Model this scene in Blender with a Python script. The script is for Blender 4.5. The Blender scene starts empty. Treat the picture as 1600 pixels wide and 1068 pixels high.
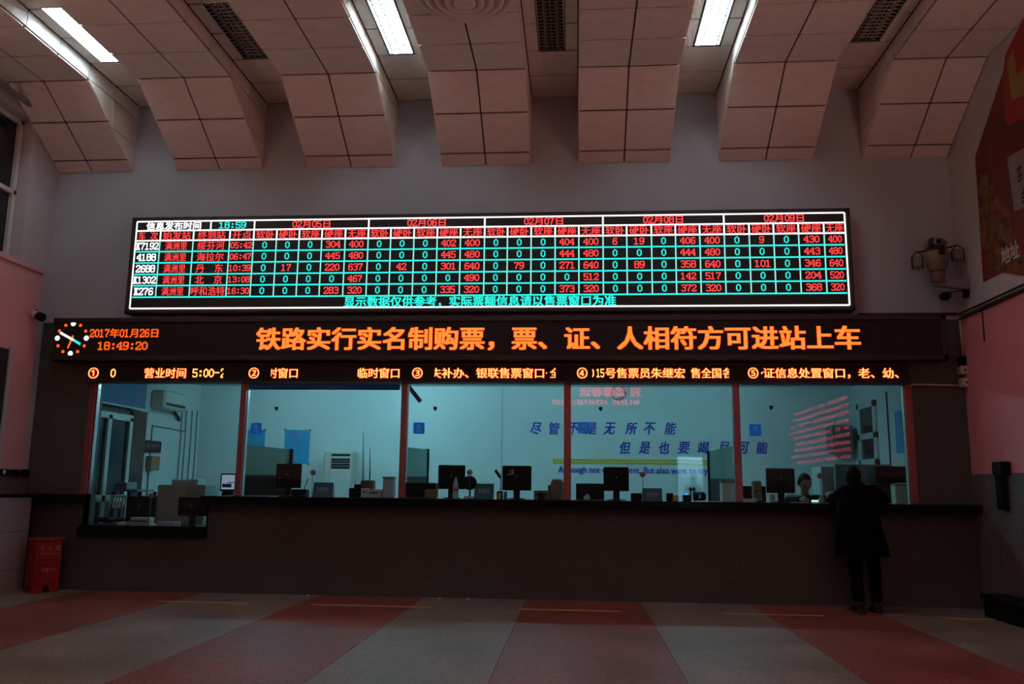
import bpy, bmesh, math, random
from mathutils import Vector, Matrix, noise
random.seed(7)
SC = bpy.context.scene
COL = SC.collection
PI = math.pi

# ------------------------------------------------------------------ camera
YAW, PITCH, ROLL, FPX = 0.07648, 0.16949, -0.01110, 1328.1
CAM = Vector((0.0, -10.506, 1.31))
ROT = Matrix.Rotation(YAW, 3, 'Z') @ Matrix.Rotation(PITCH, 3, 'X') @ Matrix.Rotation(ROLL, 3, 'Y')
cd = bpy.data.cameras.new('camera'); cam = bpy.data.objects.new('camera', cd); COL.objects.link(cam)
cd.sensor_width = 36; cd.lens = FPX / 1600 * 36; cd.clip_end = 200
rgt, fwd, up = ROT.col[0], ROT.col[1], ROT.col[2]
M4 = Matrix((rgt, up, -fwd)).transposed().to_4x4(); M4.translation = CAM
cam.matrix_world = M4
SC.camera = cam

# ------------------------------------------------------------------ world, exposure
w = bpy.data.worlds.new('night'); SC.world = w; w.use_nodes = True
w.node_tree.nodes['Background'].inputs[0].default_value = (0.02, 0.03, 0.05, 1)
w.node_tree.nodes['Background'].inputs[1].default_value = 0.3
vs = SC.view_settings
vs.view_transform = 'Standard'; vs.look = 'None'; vs.gamma = 1; vs.use_curve_mapping = False
vs.exposure = 0.0
SC.cycles.max_bounces = 8; SC.cycles.diffuse_bounces = 5; SC.cycles.transparent_max_bounces = 12
SC.cycles.sample_clamp_indirect = 12.0
SC.cycles.caustics_reflective = False; SC.cycles.caustics_refractive = False
SC.cycles.use_denoising = True

LAMP = 44.0        # hall tubes
OFFICE = 118.0      # office tubes
REDBOARD = 8.0
FARFILL = 40.0   # added warm fill tubes over the rear half of the hall
ADDED_DISPLAY = 9.0  # added red display that tints the hall
COVE_FILL = 42.0    # added cove tubes behind the camera that warm the ceiling


def ray(x, y):
    return ROT @ Vector(((x - 800) / FPX, 1, (534 - y) / FPX))
def aY(x, y, c=0.0):
    v = ray(x, y); return CAM + v * ((c - CAM.y) / v.y)
def aZ(x, y, c=0.0):
    v = ray(x, y); return CAM + v * ((c - CAM.z) / v.z)
def aX(x, y, c=0.0):
    v = ray(x, y); return CAM + v * ((c - CAM.x) / v.x)

# ------------------------------------------------------------------ materials
def mat(name, col, rough=0.6, metal=0.0, var=0.0, scale=8.0, bump=0.0, col2=None, bscale=None, spec=0.5, detail=4):
    m = bpy.data.materials.new(name); m.use_nodes = True
    nt = m.node_tree; b = nt.nodes['Principled BSDF']
    b.inputs['Base Color'].default_value = (*col, 1)
    b.inputs['Roughness'].default_value = rough; b.inputs['Metallic'].default_value = metal
    b.inputs['Specular IOR Level'].default_value = spec
    tc = nt.nodes.new('ShaderNodeTexCoord')
    n = nt.nodes.new('ShaderNodeTexNoise'); n.inputs['Scale'].default_value = scale; n.inputs['Detail'].default_value = detail
    nt.links.new(tc.outputs['Object'], n.inputs['Vector'])
    r = nt.nodes.new('ShaderNodeValToRGB'); r.color_ramp.elements[0].position = 0.35; r.color_ramp.elements[1].position = 0.65
    c2 = col2 if col2 else tuple(max(0, c * (1 - var)) for c in col)
    r.color_ramp.elements[0].color = (*c2, 1); r.color_ramp.elements[1].color = (*col, 1)
    nt.links.new(n.outputs['Fac'], r.inputs['Fac']); nt.links.new(r.outputs['Color'], b.inputs['Base Color'])
    if bump:
        n2 = nt.nodes.new('ShaderNodeTexNoise'); n2.inputs['Scale'].default_value = bscale or scale * 8; n2.inputs['Detail'].default_value = 3
        nt.links.new(tc.outputs['Object'], n2.inputs['Vector'])
        bp = nt.nodes.new('ShaderNodeBump'); bp.inputs['Strength'].default_value = bump; bp.inputs['Distance'].default_value = 0.01
        nt.links.new(n2.outputs['Fac'], bp.inputs['Height']); nt.links.new(bp.outputs['Normal'], b.inputs['Normal'])
    return m

def emit(name, col, s):
    m = bpy.data.materials.new(name); m.use_nodes = True
    nt = m.node_tree; nt.nodes.clear()
    e = nt.nodes.new('ShaderNodeEmission'); e.inputs[0].default_value = (*col, 1); e.inputs[1].default_value = s
    o = nt.nodes.new('ShaderNodeOutputMaterial'); nt.links.new(e.outputs[0], o.inputs[0])
    return m

def glass_mat(name, tint, ior):
    m = bpy.data.materials.new(name); m.use_nodes = True
    nt = m.node_tree; nt.nodes.clear()
    t = nt.nodes.new('ShaderNodeBsdfTransparent'); t.inputs[0].default_value = (*tint, 1)
    g = nt.nodes.new('ShaderNodeBsdfGlossy'); g.inputs['Roughness'].default_value = 0.0
    f = nt.nodes.new('ShaderNodeFresnel')
    ge = nt.nodes.new('ShaderNodeNewGeometry'); mr = nt.nodes.new('ShaderNodeMapRange')   # thin pane: same reflectance from both of its faces
    mr.inputs[3].default_value = ior; mr.inputs[4].default_value = 1 / ior
    nt.links.new(ge.outputs['Backfacing'], mr.inputs[0]); nt.links.new(mr.outputs[0], f.inputs[0])
    x = nt.nodes.new('ShaderNodeMixShader'); o = nt.nodes.new('ShaderNodeOutputMaterial')
    nt.links.new(f.outputs[0], x.inputs[0]); nt.links.new(t.outputs[0], x.inputs[1]); nt.links.new(g.outputs[0], x.inputs[2])
    nt.links.new(x.outputs[0], o.inputs[0])
    return m

def speck(name, a, b, c, rough=0.3, scale=90, bump=0.0, big=0.25, spec=0.5):
    """terrazzo / granite: voronoi chips of three tones under large soft wear"""
    m = bpy.data.materials.new(name); m.use_nodes = True
    nt = m.node_tree; p = nt.nodes['Principled BSDF']; p.inputs['Roughness'].default_value = rough; p.inputs['Specular IOR Level'].default_value = spec
    tc = nt.nodes.new('ShaderNodeTexCoord')
    v = nt.nodes.new('ShaderNodeTexVoronoi'); v.inputs['Scale'].default_value = scale
    nt.links.new(tc.outputs['Object'], v.inputs['Vector'])
    r = nt.nodes.new('ShaderNodeValToRGB'); r.color_ramp.interpolation = 'CONSTANT'
    e = r.color_ramp.elements; e[0].position = 0; e[0].color = (*a, 1); e[1].position = 0.55; e[1].color = (*b, 1)
    q = e.new(0.85); q.color = (*c, 1)
    sp = nt.nodes.new('ShaderNodeSeparateColor'); nt.links.new(v.outputs['Color'], sp.inputs[0]); nt.links.new(sp.outputs[0], r.inputs['Fac'])
    n = nt.nodes.new('ShaderNodeTexNoise'); n.inputs['Scale'].default_value = 1.3; n.inputs['Detail'].default_value = 6
    nt.links.new(tc.outputs['Object'], n.inputs['Vector'])
    mr = nt.nodes.new('ShaderNodeMapRange'); mr.inputs[1].default_value = 0.3; mr.inputs[2].default_value = 0.7
    mr.inputs[3].default_value = 1 - big; mr.inputs[4].default_value = 1 + big * 0.3
    nt.links.new(n.outputs['Fac'], mr.inputs[0])
    mx = nt.nodes.new('ShaderNodeMix'); mx.data_type = 'RGBA'; mx.blend_type = 'MULTIPLY'; mx.inputs[0].default_value = 1
    nt.links.new(r.outputs['Color'], mx.inputs[6]); nt.links.new(mr.outputs[0], mx.inputs[7])
    nt.links.new(mx.outputs[2], p.inputs['Base Color'])
    mr2 = nt.nodes.new('ShaderNodeMapRange'); mr2.inputs[3].default_value = rough * 0.8; mr2.inputs[4].default_value = rough * 1.4
    nt.links.new(n.outputs['Fac'], mr2.inputs[0]); nt.links.new(mr2.outputs[0], p.inputs['Roughness'])
    return m

M = dict(
    wall=mat('wall_paint', (0.43, 0.51, 0.55), 0.8, var=0.10, scale=1.2, bump=0.15, bscale=60),
    lowglow=mat('lower_wall_painted_glow', (0.82, 0.42, 0.45), 0.75, var=0.08, scale=1.2, bump=0.15, bscale=60),  # red LED glow on the wall put into its colour
    sidewall=mat('side_wall_paint', (0.58, 0.56, 0.58), 0.8, var=0.10, scale=1.2, bump=0.15, bscale=60),
    tile=mat('ceiling_tile', (0.84, 0.76, 0.70), 0.85, var=0.08, scale=5, bump=0.3, bscale=140),
    joint=mat('joint_dark', (0.10, 0.085, 0.075), 0.9),
    granite=speck('granite', (0.070, 0.085, 0.078), (0.098, 0.108, 0.098), (0.048, 0.058, 0.054), 0.55, 110, big=0.2),
    dado=speck('dado_granite', (0.16, 0.13, 0.13), (0.20, 0.16, 0.15), (0.10, 0.08, 0.08), 0.5, 70),
    panel=mat('pale_panel', (0.34, 0.28, 0.29), 0.5, var=0.08, scale=3),
    blackstone=speck('black_stone', (0.008, 0.008, 0.009), (0.014, 0.014, 0.015), (0.02, 0.02, 0.02), 0.12, 120, spec=0.15),
    red_t=speck('terrazzo_red', (0.30, 0.075, 0.065), (0.24, 0.055, 0.05), (0.36, 0.16, 0.14), 0.42, 75, big=0.35, spec=0.2),
    gray_t=speck('terrazzo_grey', (0.29, 0.225, 0.205), (0.23, 0.175, 0.16), (0.36, 0.30, 0.27), 0.42, 75, big=0.35, spec=0.2),
    tape=mat('yellow_tape', (0.85, 0.50, 0.15), 0.5, var=0.2, scale=12),
    worn=mat('worn_tape', (0.30, 0.17, 0.08), 0.6, col2=(0.2, 0.13, 0.1), scale=26),
    ledbox=mat('led_housing', (0.035, 0.034, 0.030), 0.45, var=0.2),
    ledscreen=mat('led_screen', (0.028, 0.026, 0.025), 0.6, var=0.3, scale=300),
    ledbrown=mat('led_screen_brown', (0.034, 0.027, 0.026), 0.6, var=0.25, scale=300, spec=0.2),
    steel=mat('brushed_steel', (0.55, 0.56, 0.58), 0.25, 1.0, var=0.1, scale=30),
    mull=mat('mullion_painted_reflection', (0.36, 0.13, 0.13), 0.35, 0.3, var=0.12, scale=20),  # reflected red of the LED boards put into the metal colour
    whiteplastic=mat('white_plastic', (0.66, 0.66, 0.63), 0.4, var=0.05),
    cream=mat('cream_metal', (0.58, 0.56, 0.48), 0.5, var=0.08),
    black=mat('black_plastic', (0.007, 0.007, 0.008), 0.5, var=0.2, spec=0.12),
    darkgrey=mat('dark_grey', (0.03, 0.03, 0.033), 0.55, var=0.2, spec=0.2),
    grey=mat('grey_metal', (0.22, 0.23, 0.23), 0.5, var=0.1),
    palegreen=mat('pale_green_panel', (0.42, 0.50, 0.46), 0.45, var=0.06),
    officewall=mat('office_wall', (0.66, 0.72, 0.72), 0.85, var=0.06, scale=1.5),
    officefloor=mat('office_floor', (0.25, 0.25, 0.25), 0.5, var=0.1),
    blue=mat('blue_board', (0.004, 0.34, 0.66), 0.4, var=0.08),
    bluesign=mat('blue_sticker', (0.03, 0.20, 0.62), 0.4, var=0.05),
    navy=mat('navy_letters', (0.015, 0.03, 0.42), 0.5, var=0.05),
    tealsign=mat('teal_sign', (0.03, 0.16, 0.27), 0.4, var=0.1),
    blind=mat('blue_blind', (0.12, 0.22, 0.38), 0.7, var=0.08),
    curtain=mat('brown_curtain', (0.11, 0.085, 0.085), 0.8, var=0.3, scale=12),
    red=mat('red_enamel', (0.36, 0.02, 0.025), 0.35, var=0.15, scale=4),
    redprint=mat('red_print', (0.65, 0.04, 0.10), 0.5), yellowprint=mat('yellow_print', (0.55, 0.55, 0.03), 0.5),
    gold=mat('gold_band', (0.55, 0.42, 0.03), 0.5), white=mat('white_print', (0.75, 0.75, 0.75), 0.5),
    coat=mat('black_coat', (0.003, 0.003, 0.003), 0.95, spec=0.1, var=0.3, scale=10), trousers=mat('black_trousers', (0.004, 0.004, 0.004), 0.95, spec=0.1, var=0.3),
    hair=mat('black_hair', (0.006, 0.005, 0.005), 0.7, spec=0.2, var=0.4, scale=60), skin=mat('skin', (0.42, 0.27, 0.21), 0.55, var=0.08, scale=8),
    shoe=mat('shoe_leather', (0.02, 0.018, 0.018), 0.4), eye=mat('eye_white', (0.6, 0.6, 0.6), 0.2), pupil=mat('pupil', (0.01, 0.008, 0.008), 0.2),
    orange=mat('orange_item', (0.65, 0.16, 0.02), 0.5), yellow=mat('yellow_item', (0.65, 0.42, 0.03), 0.5),
    paper=mat('paper', (0.62, 0.64, 0.66), 0.7, var=0.08), brownbox=mat('brown_box', (0.27, 0.20, 0.12), 0.7, var=0.1),
    voidglass=mat('night_glass', (0.012, 0.016, 0.018), 0.12), pipe=mat('grey_pipe', (0.30, 0.29, 0.30), 0.5),
    posterred=mat('poster_red', (0.26, 0.022, 0.016), 0.5, col2=(0.11, 0.018, 0.010), scale=1.6),
    posterbrown=mat('poster_food', (0.32, 0.10, 0.03), 0.5, col2=(0.05, 0.02, 0.012), scale=9),
    reflector=mat('lamp_reflector', (0.6, 0.6, 0.62), 0.2, 0.9),
    louver=mat('lamp_louver', (0.42, 0.42, 0.44), 0.25, 0.8),
    tubeoff=mat('tube_off', (0.30, 0.30, 0.30), 0.3),
    glass=glass_mat('window_glass', (0.84, 0.93, 0.93), 1.5),
    bottleglass=glass_mat('clear_plastic', (0.80, 0.84, 0.86), 1.5),
    frosted=mat('frosted_glass', (0.36, 0.47, 0.44), 0.3, var=0.04),
)
def trans_mat(name, col, share, rough=.4):
    m = bpy.data.materials.new(name); m.use_nodes = True; nt = m.node_tree
    p = nt.nodes['Principled BSDF']; p.inputs['Base Color'].default_value = (*col, 1); p.inputs['Roughness'].default_value = rough
    t = nt.nodes.new('ShaderNodeBsdfTranslucent'); t.inputs[0].default_value = (*col, 1)
    x = nt.nodes.new('ShaderNodeMixShader'); x.inputs[0].default_value = share
    nt.links.new(p.outputs[0], x.inputs[1]); nt.links.new(t.outputs[0], x.inputs[2]); nt.links.new(x.outputs[0], nt.nodes['Material Output'].inputs[0])
    return m
M['ptz'] = mat('faded_camera_paint', (0.24, 0.18, 0.14), 0.5, var=.15)
M['unlit'] = mat('unlit_louver', (0.40, 0.36, 0.33), 0.5, var=.15)
M['film'] = trans_mat('sticker_film', (0.02, 0.22, 0.75), .75)
M['filmwhite'] = trans_mat('sticker_white', (0.75, 0.8, 0.8), .7)
M['frosted'] = trans_mat('frosted_glass', (0.42, 0.58, 0.54), .55, .3)
M['blind'] = trans_mat('blue_blind', (0.16, 0.30, 0.50), .4, .8)
E_ = dict(
    tube=emit('tube_light', (0.72, 0.93, 1.0), LAMP), otube=emit('office_tube', (0.42, 0.86, 1.0), OFFICE),
    white=emit('led_white', (1.0, 1.0, 1.0), 1.4), red=emit('led_red', (1.0, 0.055, 0.055), 1.5),
    cyan=emit('led_cyan', (0.03, 1.0, 0.85), 1.0), palec=emit('led_pale_cyan', (0.35, 1.0, 0.9), 0.9),
    amber=emit('led_amber', (1.0, 0.25, 0.035), 1.25), amberlo=emit('led_orange', (1.0, 0.10, 0.01), 1.5),
    redlo=emit('led_deep_red', (1.0, 0.02, 0.008), 0.9),
    strip=emit('led_strip_amber', (1.0, 0.50, 0.12), 1.8), stripred=emit('led_strip_red', (1.0, 0.03, 0.01), 1.6),
    farfill=emit('warm_fill_tube', (1.0, 0.74, 0.62), FARFILL), display=emit('added_display_red', (1.0, 0.10, 0.10), ADDED_DISPLAY),
    cove=emit('cove_fill_tube', (1.0, 0.62, 0.50), COVE_FILL),
    dimfill=emit('dim_fill_tube', (1.0, 0.82, 0.78), 20.0),
    board=emit('led_red_board', (1.0, 0.06, 0.09), REDBOARD), screen=emit('lit_monitor', (0.5, 0.55, 0.75), 0.55),
    phone=emit('lit_phone', (0.55, 0.85, 1.0), 1.5), blueled=emit('blue_led', (0.05, 0.3, 1.0), 1.5),
    vest=emit('vestibule_tube', (0.45, 0.75, 1.0), 130.0),
)

# ------------------------------------------------------------------ mesh helpers
class MB:
    def __init__(s): s.v = []; s.f = []; s.mi = []; s.sm = []
    def add(s, vs_, fs, mi=0, smooth=False):
        o = len(s.v); s.v += [tuple(v) for v in vs_]
        for f in fs: s.f.append([i + o for i in f]); s.mi.append(mi); s.sm.append(smooth)
        return s
    def box(s, a, b, mi=0):
        x0, x1 = sorted((a[0], b[0])); y0, y1 = sorted((a[1], b[1])); z0, z1 = sorted((a[2], b[2]))
        v = [(x0, y0, z0), (x1, y0, z0), (x1, y1, z0), (x0, y1, z0), (x0, y0, z1), (x1, y0, z1), (x1, y1, z1), (x0, y1, z1)]
        return s.add(v, [(0, 3, 2, 1), (4, 5, 6, 7), (0, 1, 5, 4), (1, 2, 6, 5), (2, 3, 7, 6), (3, 0, 4, 7)], mi)
    def bbox(s, a, b, e=0.006, mi=0):
        """box with chamfered edges"""
        lo = Vector([min(p, q) for p, q in zip(a, b)]); hi = Vector([max(p, q) for p, q in zip(a, b)])
        e = min(e, *[(hi[i] - lo[i]) * 0.45 for i in range(3)])
        bm = bmesh.new(); bmesh.ops.create_cube(bm, size=1)
        for v in bm.verts:
            v.co = Vector([(lo[i] + hi[i]) / 2 + v.co[i] * (hi[i] - lo[i]) for i in range(3)])
        bmesh.ops.bevel(bm, geom=bm.edges[:], offset=e, segments=1, affect='EDGES', profile=0.5)
        bm.verts.index_update()
        s.add([v.co for v in bm.verts], [[v.index for v in f.verts] for f in bm.faces], mi); bm.free(); return s
    def prism(s, pts, off, mi=0):
        """polygon (3D points) swept by vector off"""
        n = len(pts); off = Vector(off); P = [Vector(p) for p in pts]
        nrm = Vector((0, 0, 0))
        for i in range(n): nrm += (P[i] - P[0]).cross(P[(i + 1) % n] - P[0])
        if nrm.dot(off) > 0: P = P[::-1]
        v = P + [p + off for p in P]
        f = [list(range(n)), list(range(2 * n - 1, n - 1, -1))] + [[(i + 1) % n, i, i + n, (i + 1) % n + n] for i in range(n)]
        return s.add(v, f, mi)
    def tube(s, path, r, n=8, mi=0, cap=True):
        P = [Vector(p) for p in path]; rs = r if isinstance(r, (list, tuple)) else [r] * len(P)
        vs_ = []; fs = []
        ref = None
        for i, p in enumerate(P):
            t = (P[min(i + 1, len(P) - 1)] - P[max(i - 1, 0)]).normalized()
            if ref is None: ref = Vector((0, 0, 1)) if abs(t.z) < 0.9 else Vector((1, 0, 0))
            u = t.cross(ref).normalized(); ref = u.cross(t).normalized(); 
            for k in range(n):
                a = 2 * PI * k / n; vs_.append(p + (u * math.cos(a) + ref * math.sin(a)) * rs[i])
        for i in range(len(P) - 1):
            for k in range(n):
                a, b = i * n + k, i * n + (k + 1) % n; fs.append((a, b, b + n, a + n))
        if cap: fs += [list(range(n))[::-1], [(len(P) - 1) * n + k for k in range(n)]]
        return s.add(vs_, fs, mi, True)
    def cyl(s, a, b, r, n=16, mi=0): return s.tube([a, b], r, n, mi)
    def lathe(s, c, prof, n=20, axis='Z', mi=0):
        """prof: list of (radius, height)"""
        vs_ = []; fs = []
        for (r, h) in prof:
            for k in range(n):
                a = 2 * PI * k / n; p = (r * math.cos(a), r * math.sin(a), h)
                if axis == 'Y': p = (p[0], -p[2], p[1])
                if axis == 'X': p = (p[2], p[0], p[1])
                vs_.append((c[0] + p[0], c[1] + p[1], c[2] + p[2]))
        for i in range(len(prof) - 1):
            for k in range(n):
                a, b = i * n + k, i * n + (k + 1) % n; fs.append((a, b, b + n, a + n))
        fs += [list(range(n))[::-1], [(len(prof) - 1) * n + k for k in range(n)]]
        return s.add(vs_, fs, mi, True)
    def ell(s, c, r, n=16, m=10, fn=None, mi=0):
        """ellipsoid, fn can deform unit direction -> Vector"""
        vs_ = []; fs = []
        for j in range(m + 1):
            th = PI * j / m
            for k in range(n):
                a = 2 * PI * k / n
                d = Vector((math.sin(th) * math.cos(a), math.sin(th) * math.sin(a), math.cos(th)))
                p = Vector((d.x * r[0], d.y * r[1], d.z * r[2]))
                if fn: p = fn(d, p)
                vs_.append(Vector(c) + p)
        for j in range(m):
            for k in range(n):
                a, b = j * n + k, j * n + (k + 1) % n; fs.append((a, a + n, b + n, b))
        return s.add(vs_, fs, mi, True)
    def loft(s, rings, n=20, mi=0):
        """rings: (center, rx, ry) horizontal ellipses"""
        vs_ = []; fs = []
        for (c, rx, ry) in rings:
            for k in range(n):
                a = 2 * PI * k / n; vs_.append((c[0] + rx * math.cos(a), c[1] + ry * math.sin(a), c[2]))
        for i in range(len(rings) - 1):
            for k in range(n):
                a, b = i * n + k, i * n + (k + 1) % n; fs.append((a, b, b + n, a + n))
        fs += [list(range(n))[::-1], [(len(rings) - 1) * n + k for k in range(n)]]
        return s.add(vs_, fs, mi, True)
    def xf(s, m, start=0):
        for i in range(start, len(s.v)): s.v[i] = tuple(m @ Vector(s.v[i]))
        return s
    def mesh(s, name, mats):
        me = bpy.data.meshes.new(name); me.from_pydata(s.v, [], s.f)
        for mm in (mats if isinstance(mats, (list, tuple)) else [mats]): me.materials.append(mm)
        me.polygons.foreach_set('material_index', s.mi); me.polygons.foreach_set('use_smooth', s.sm)
        me.update()
        bm = bmesh.new(); bm.from_mesh(me); bmesh.ops.remove_doubles(bm, verts=bm.verts, dist=1e-5)
        bmesh.ops.recalc_face_normals(bm, faces=bm.faces); bm.to_mesh(me); bm.free()
        return me
    def build(s, name, mats, parent=None, **k):
        return place(name, s.mesh(name, mats), parent, **k)

def props(o, label=None, cat=None, group=None, kind=None):
    if label: o['label'] = label
    if cat: o['category'] = cat
    if group: o['group'] = group
    if kind: o['kind'] = kind
    return o
def place(name, me, parent=None, loc=None, **k):
    o = bpy.data.objects.new(name, me); COL.objects.link(o)
    if loc is not None: o.location = loc
    if parent is not None:
        o.parent = parent
        if loc is None: o.location = -world_loc(parent)
    return props(o, **k)
def world_loc(o):
    v = Vector(o.location)
    while o.parent: o = o.parent; v += Vector(o.location)
    return v
def empty(name, loc=(0, 0, 0), **k):
    o = bpy.data.objects.new(name, None); COL.objects.link(o); o.location = loc; o.empty_display_size = 0.1
    return props(o, **k)
def copy_tree(o, parent=None):
    c = o.copy(); COL.objects.link(c); c.parent = parent
    for ch in [x for x in COL.objects if x.parent is o]: copy_tree(ch, c)
    return c
# parts are authored in world coordinates; place() subtracts the parents' location (no rotations on parents)

# ------------------------------------------------------------------ text
_tc = {}
# dot matrix figures of the LED boards, six by ten
_B = {'0': '..##.. .#..#. #....# #....# #....# #....# #....# #....# .#..#. ..##..', '1': '..#... ###... ..#... ..#... ..#... ..#... ..#... ..#... ..#... #####.',
      '2': '.####. #....# #....# .....# ....#. ...#.. ..#... .#.... #....# ######', '3': '.####. #....# .....# .....# ..###. .....# .....# .....# #....# .####.',
      '4': '....#. ...##. ..#.#. .#..#. #...#. #...#. ###### ....#. ....#. ...###', '5': '###### #..... #..... #..... #####. .....# .....# .....# #....# .####.',
      '6': '..###. .#...# #..... #..... #.###. ##...# #....# #....# #....# .####.', '7': '###### #....# ....#. ....#. ...#.. ...#.. ..#... ..#... ..#... ..#...',
      '8': '.####. #....# #....# #....# .####. #....# #....# #....# #....# .####.', '9': '.####. #....# #....# #....# #...## .###.# .....# .....# #...#. .###..',
      ':': '...... ...... ..##.. ..##.. ...... ...... ...... ..##.. ..##.. ......', 'K': '###.## .#..#. .#.#.. .#.#.. .##... .#.#.. .#.#.. .#..#. .#..#. ###.##',
      '-': '...... ...... ...... ...... ###### ...... ...... ...... ...... ......'}
LEDF = [False]
_n0 = {}      # vertices per shifted copy, so that copies never share a plane
def dot_string(s, off):
    v = []; f = []; x = 0.0; px = .5 / 7.2; pz = .82 / 10; g = off * .3 + .016
    for ch in s:
        if ch in _B:
            for r, row in enumerate(_B[ch].split()):
                c = 0
                while c < 6:
                    if row[c] == '#':
                        c1 = c
                        while c1 < 6 and row[c1] == '#': c1 += 1
                        n = len(v); a, b = x + (c + .5) * px - g, x + (c1 + .5) * px + g; z0, z1 = .82 - (r + 1) * pz - .04 - g, .82 - r * pz - .04 + g
                        v += [(a, z0), (b, z0), (b, z1), (a, z1)]; f.append([n, n + 1, n + 2, n + 3]); c = c1
                    c += 1
            x += .5
        else:
            LEDF[0] = False; gv, gf, _b = glyphs(ch, off); LEDF[0] = True; n = len(v)
            v += [(p + x, q) for p, q in gv]; f += [[i + n for i in q] for q in gf]; x += 1.0 if ord(ch) > 255 else .5
    return v, f
def glyphs(s, off=0.0, res=3):
    """string -> (verts2d, faces, bbox)"""
    key = (s, off, res, LEDF[0])
    if key in _tc: return _tc[key]
    if LEDF[0] and any(c in _B for c in s):
        v, f = dot_string(s, off); xs = [p[0] for p in v]; ys = [p[1] for p in v]
        _tc[key] = (v, f, (min(xs), max(xs), min(ys), max(ys))); return _tc[key]
    cu = bpy.data.curves.new('t', 'FONT'); cu.body = s; cu.size = 1; cu.resolution_u = res; cu.offset = 0
    o = bpy.data.objects.new('t', cu); COL.objects.link(o)
    bpy.context.view_layer.update()
    dg = bpy.context.evaluated_depsgraph_get()
    me = bpy.data.meshes.new_from_object(o.evaluated_get(dg))
    v = [(p.co.x, p.co.y) for p in me.vertices]; f = [list(p.vertices) for p in me.polygons]
    COL.objects.unlink(o); bpy.data.objects.remove(o); bpy.data.curves.remove(cu); bpy.data.meshes.remove(me)
    if off > .008:      # heavier strokes: shifted copies of the same outline
        sh = ((-off, 0), (off, 0)) if off < .02 else ((-off, -off * .6), (off, -off * .6), (-off, off * .6), (off, off * .6))
        n0 = len(v); v2 = []; f2 = []; _n0[(s, off, res, LEDF[0])] = n0
        for k, (dx, dz) in enumerate(sh): v2 += [(a + dx, b + dz) for a, b in v]; f2 += [[i + n0 * k for i in q] for q in f]
        v, f = v2, f2
    xs = [p[0] for p in v] or [0, 1]; ys = [p[1] for p in v] or [0, 1]
    _tc[key] = (v, f, (min(xs), max(xs), min(ys), max(ys)))
    return _tc[key]

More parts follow.
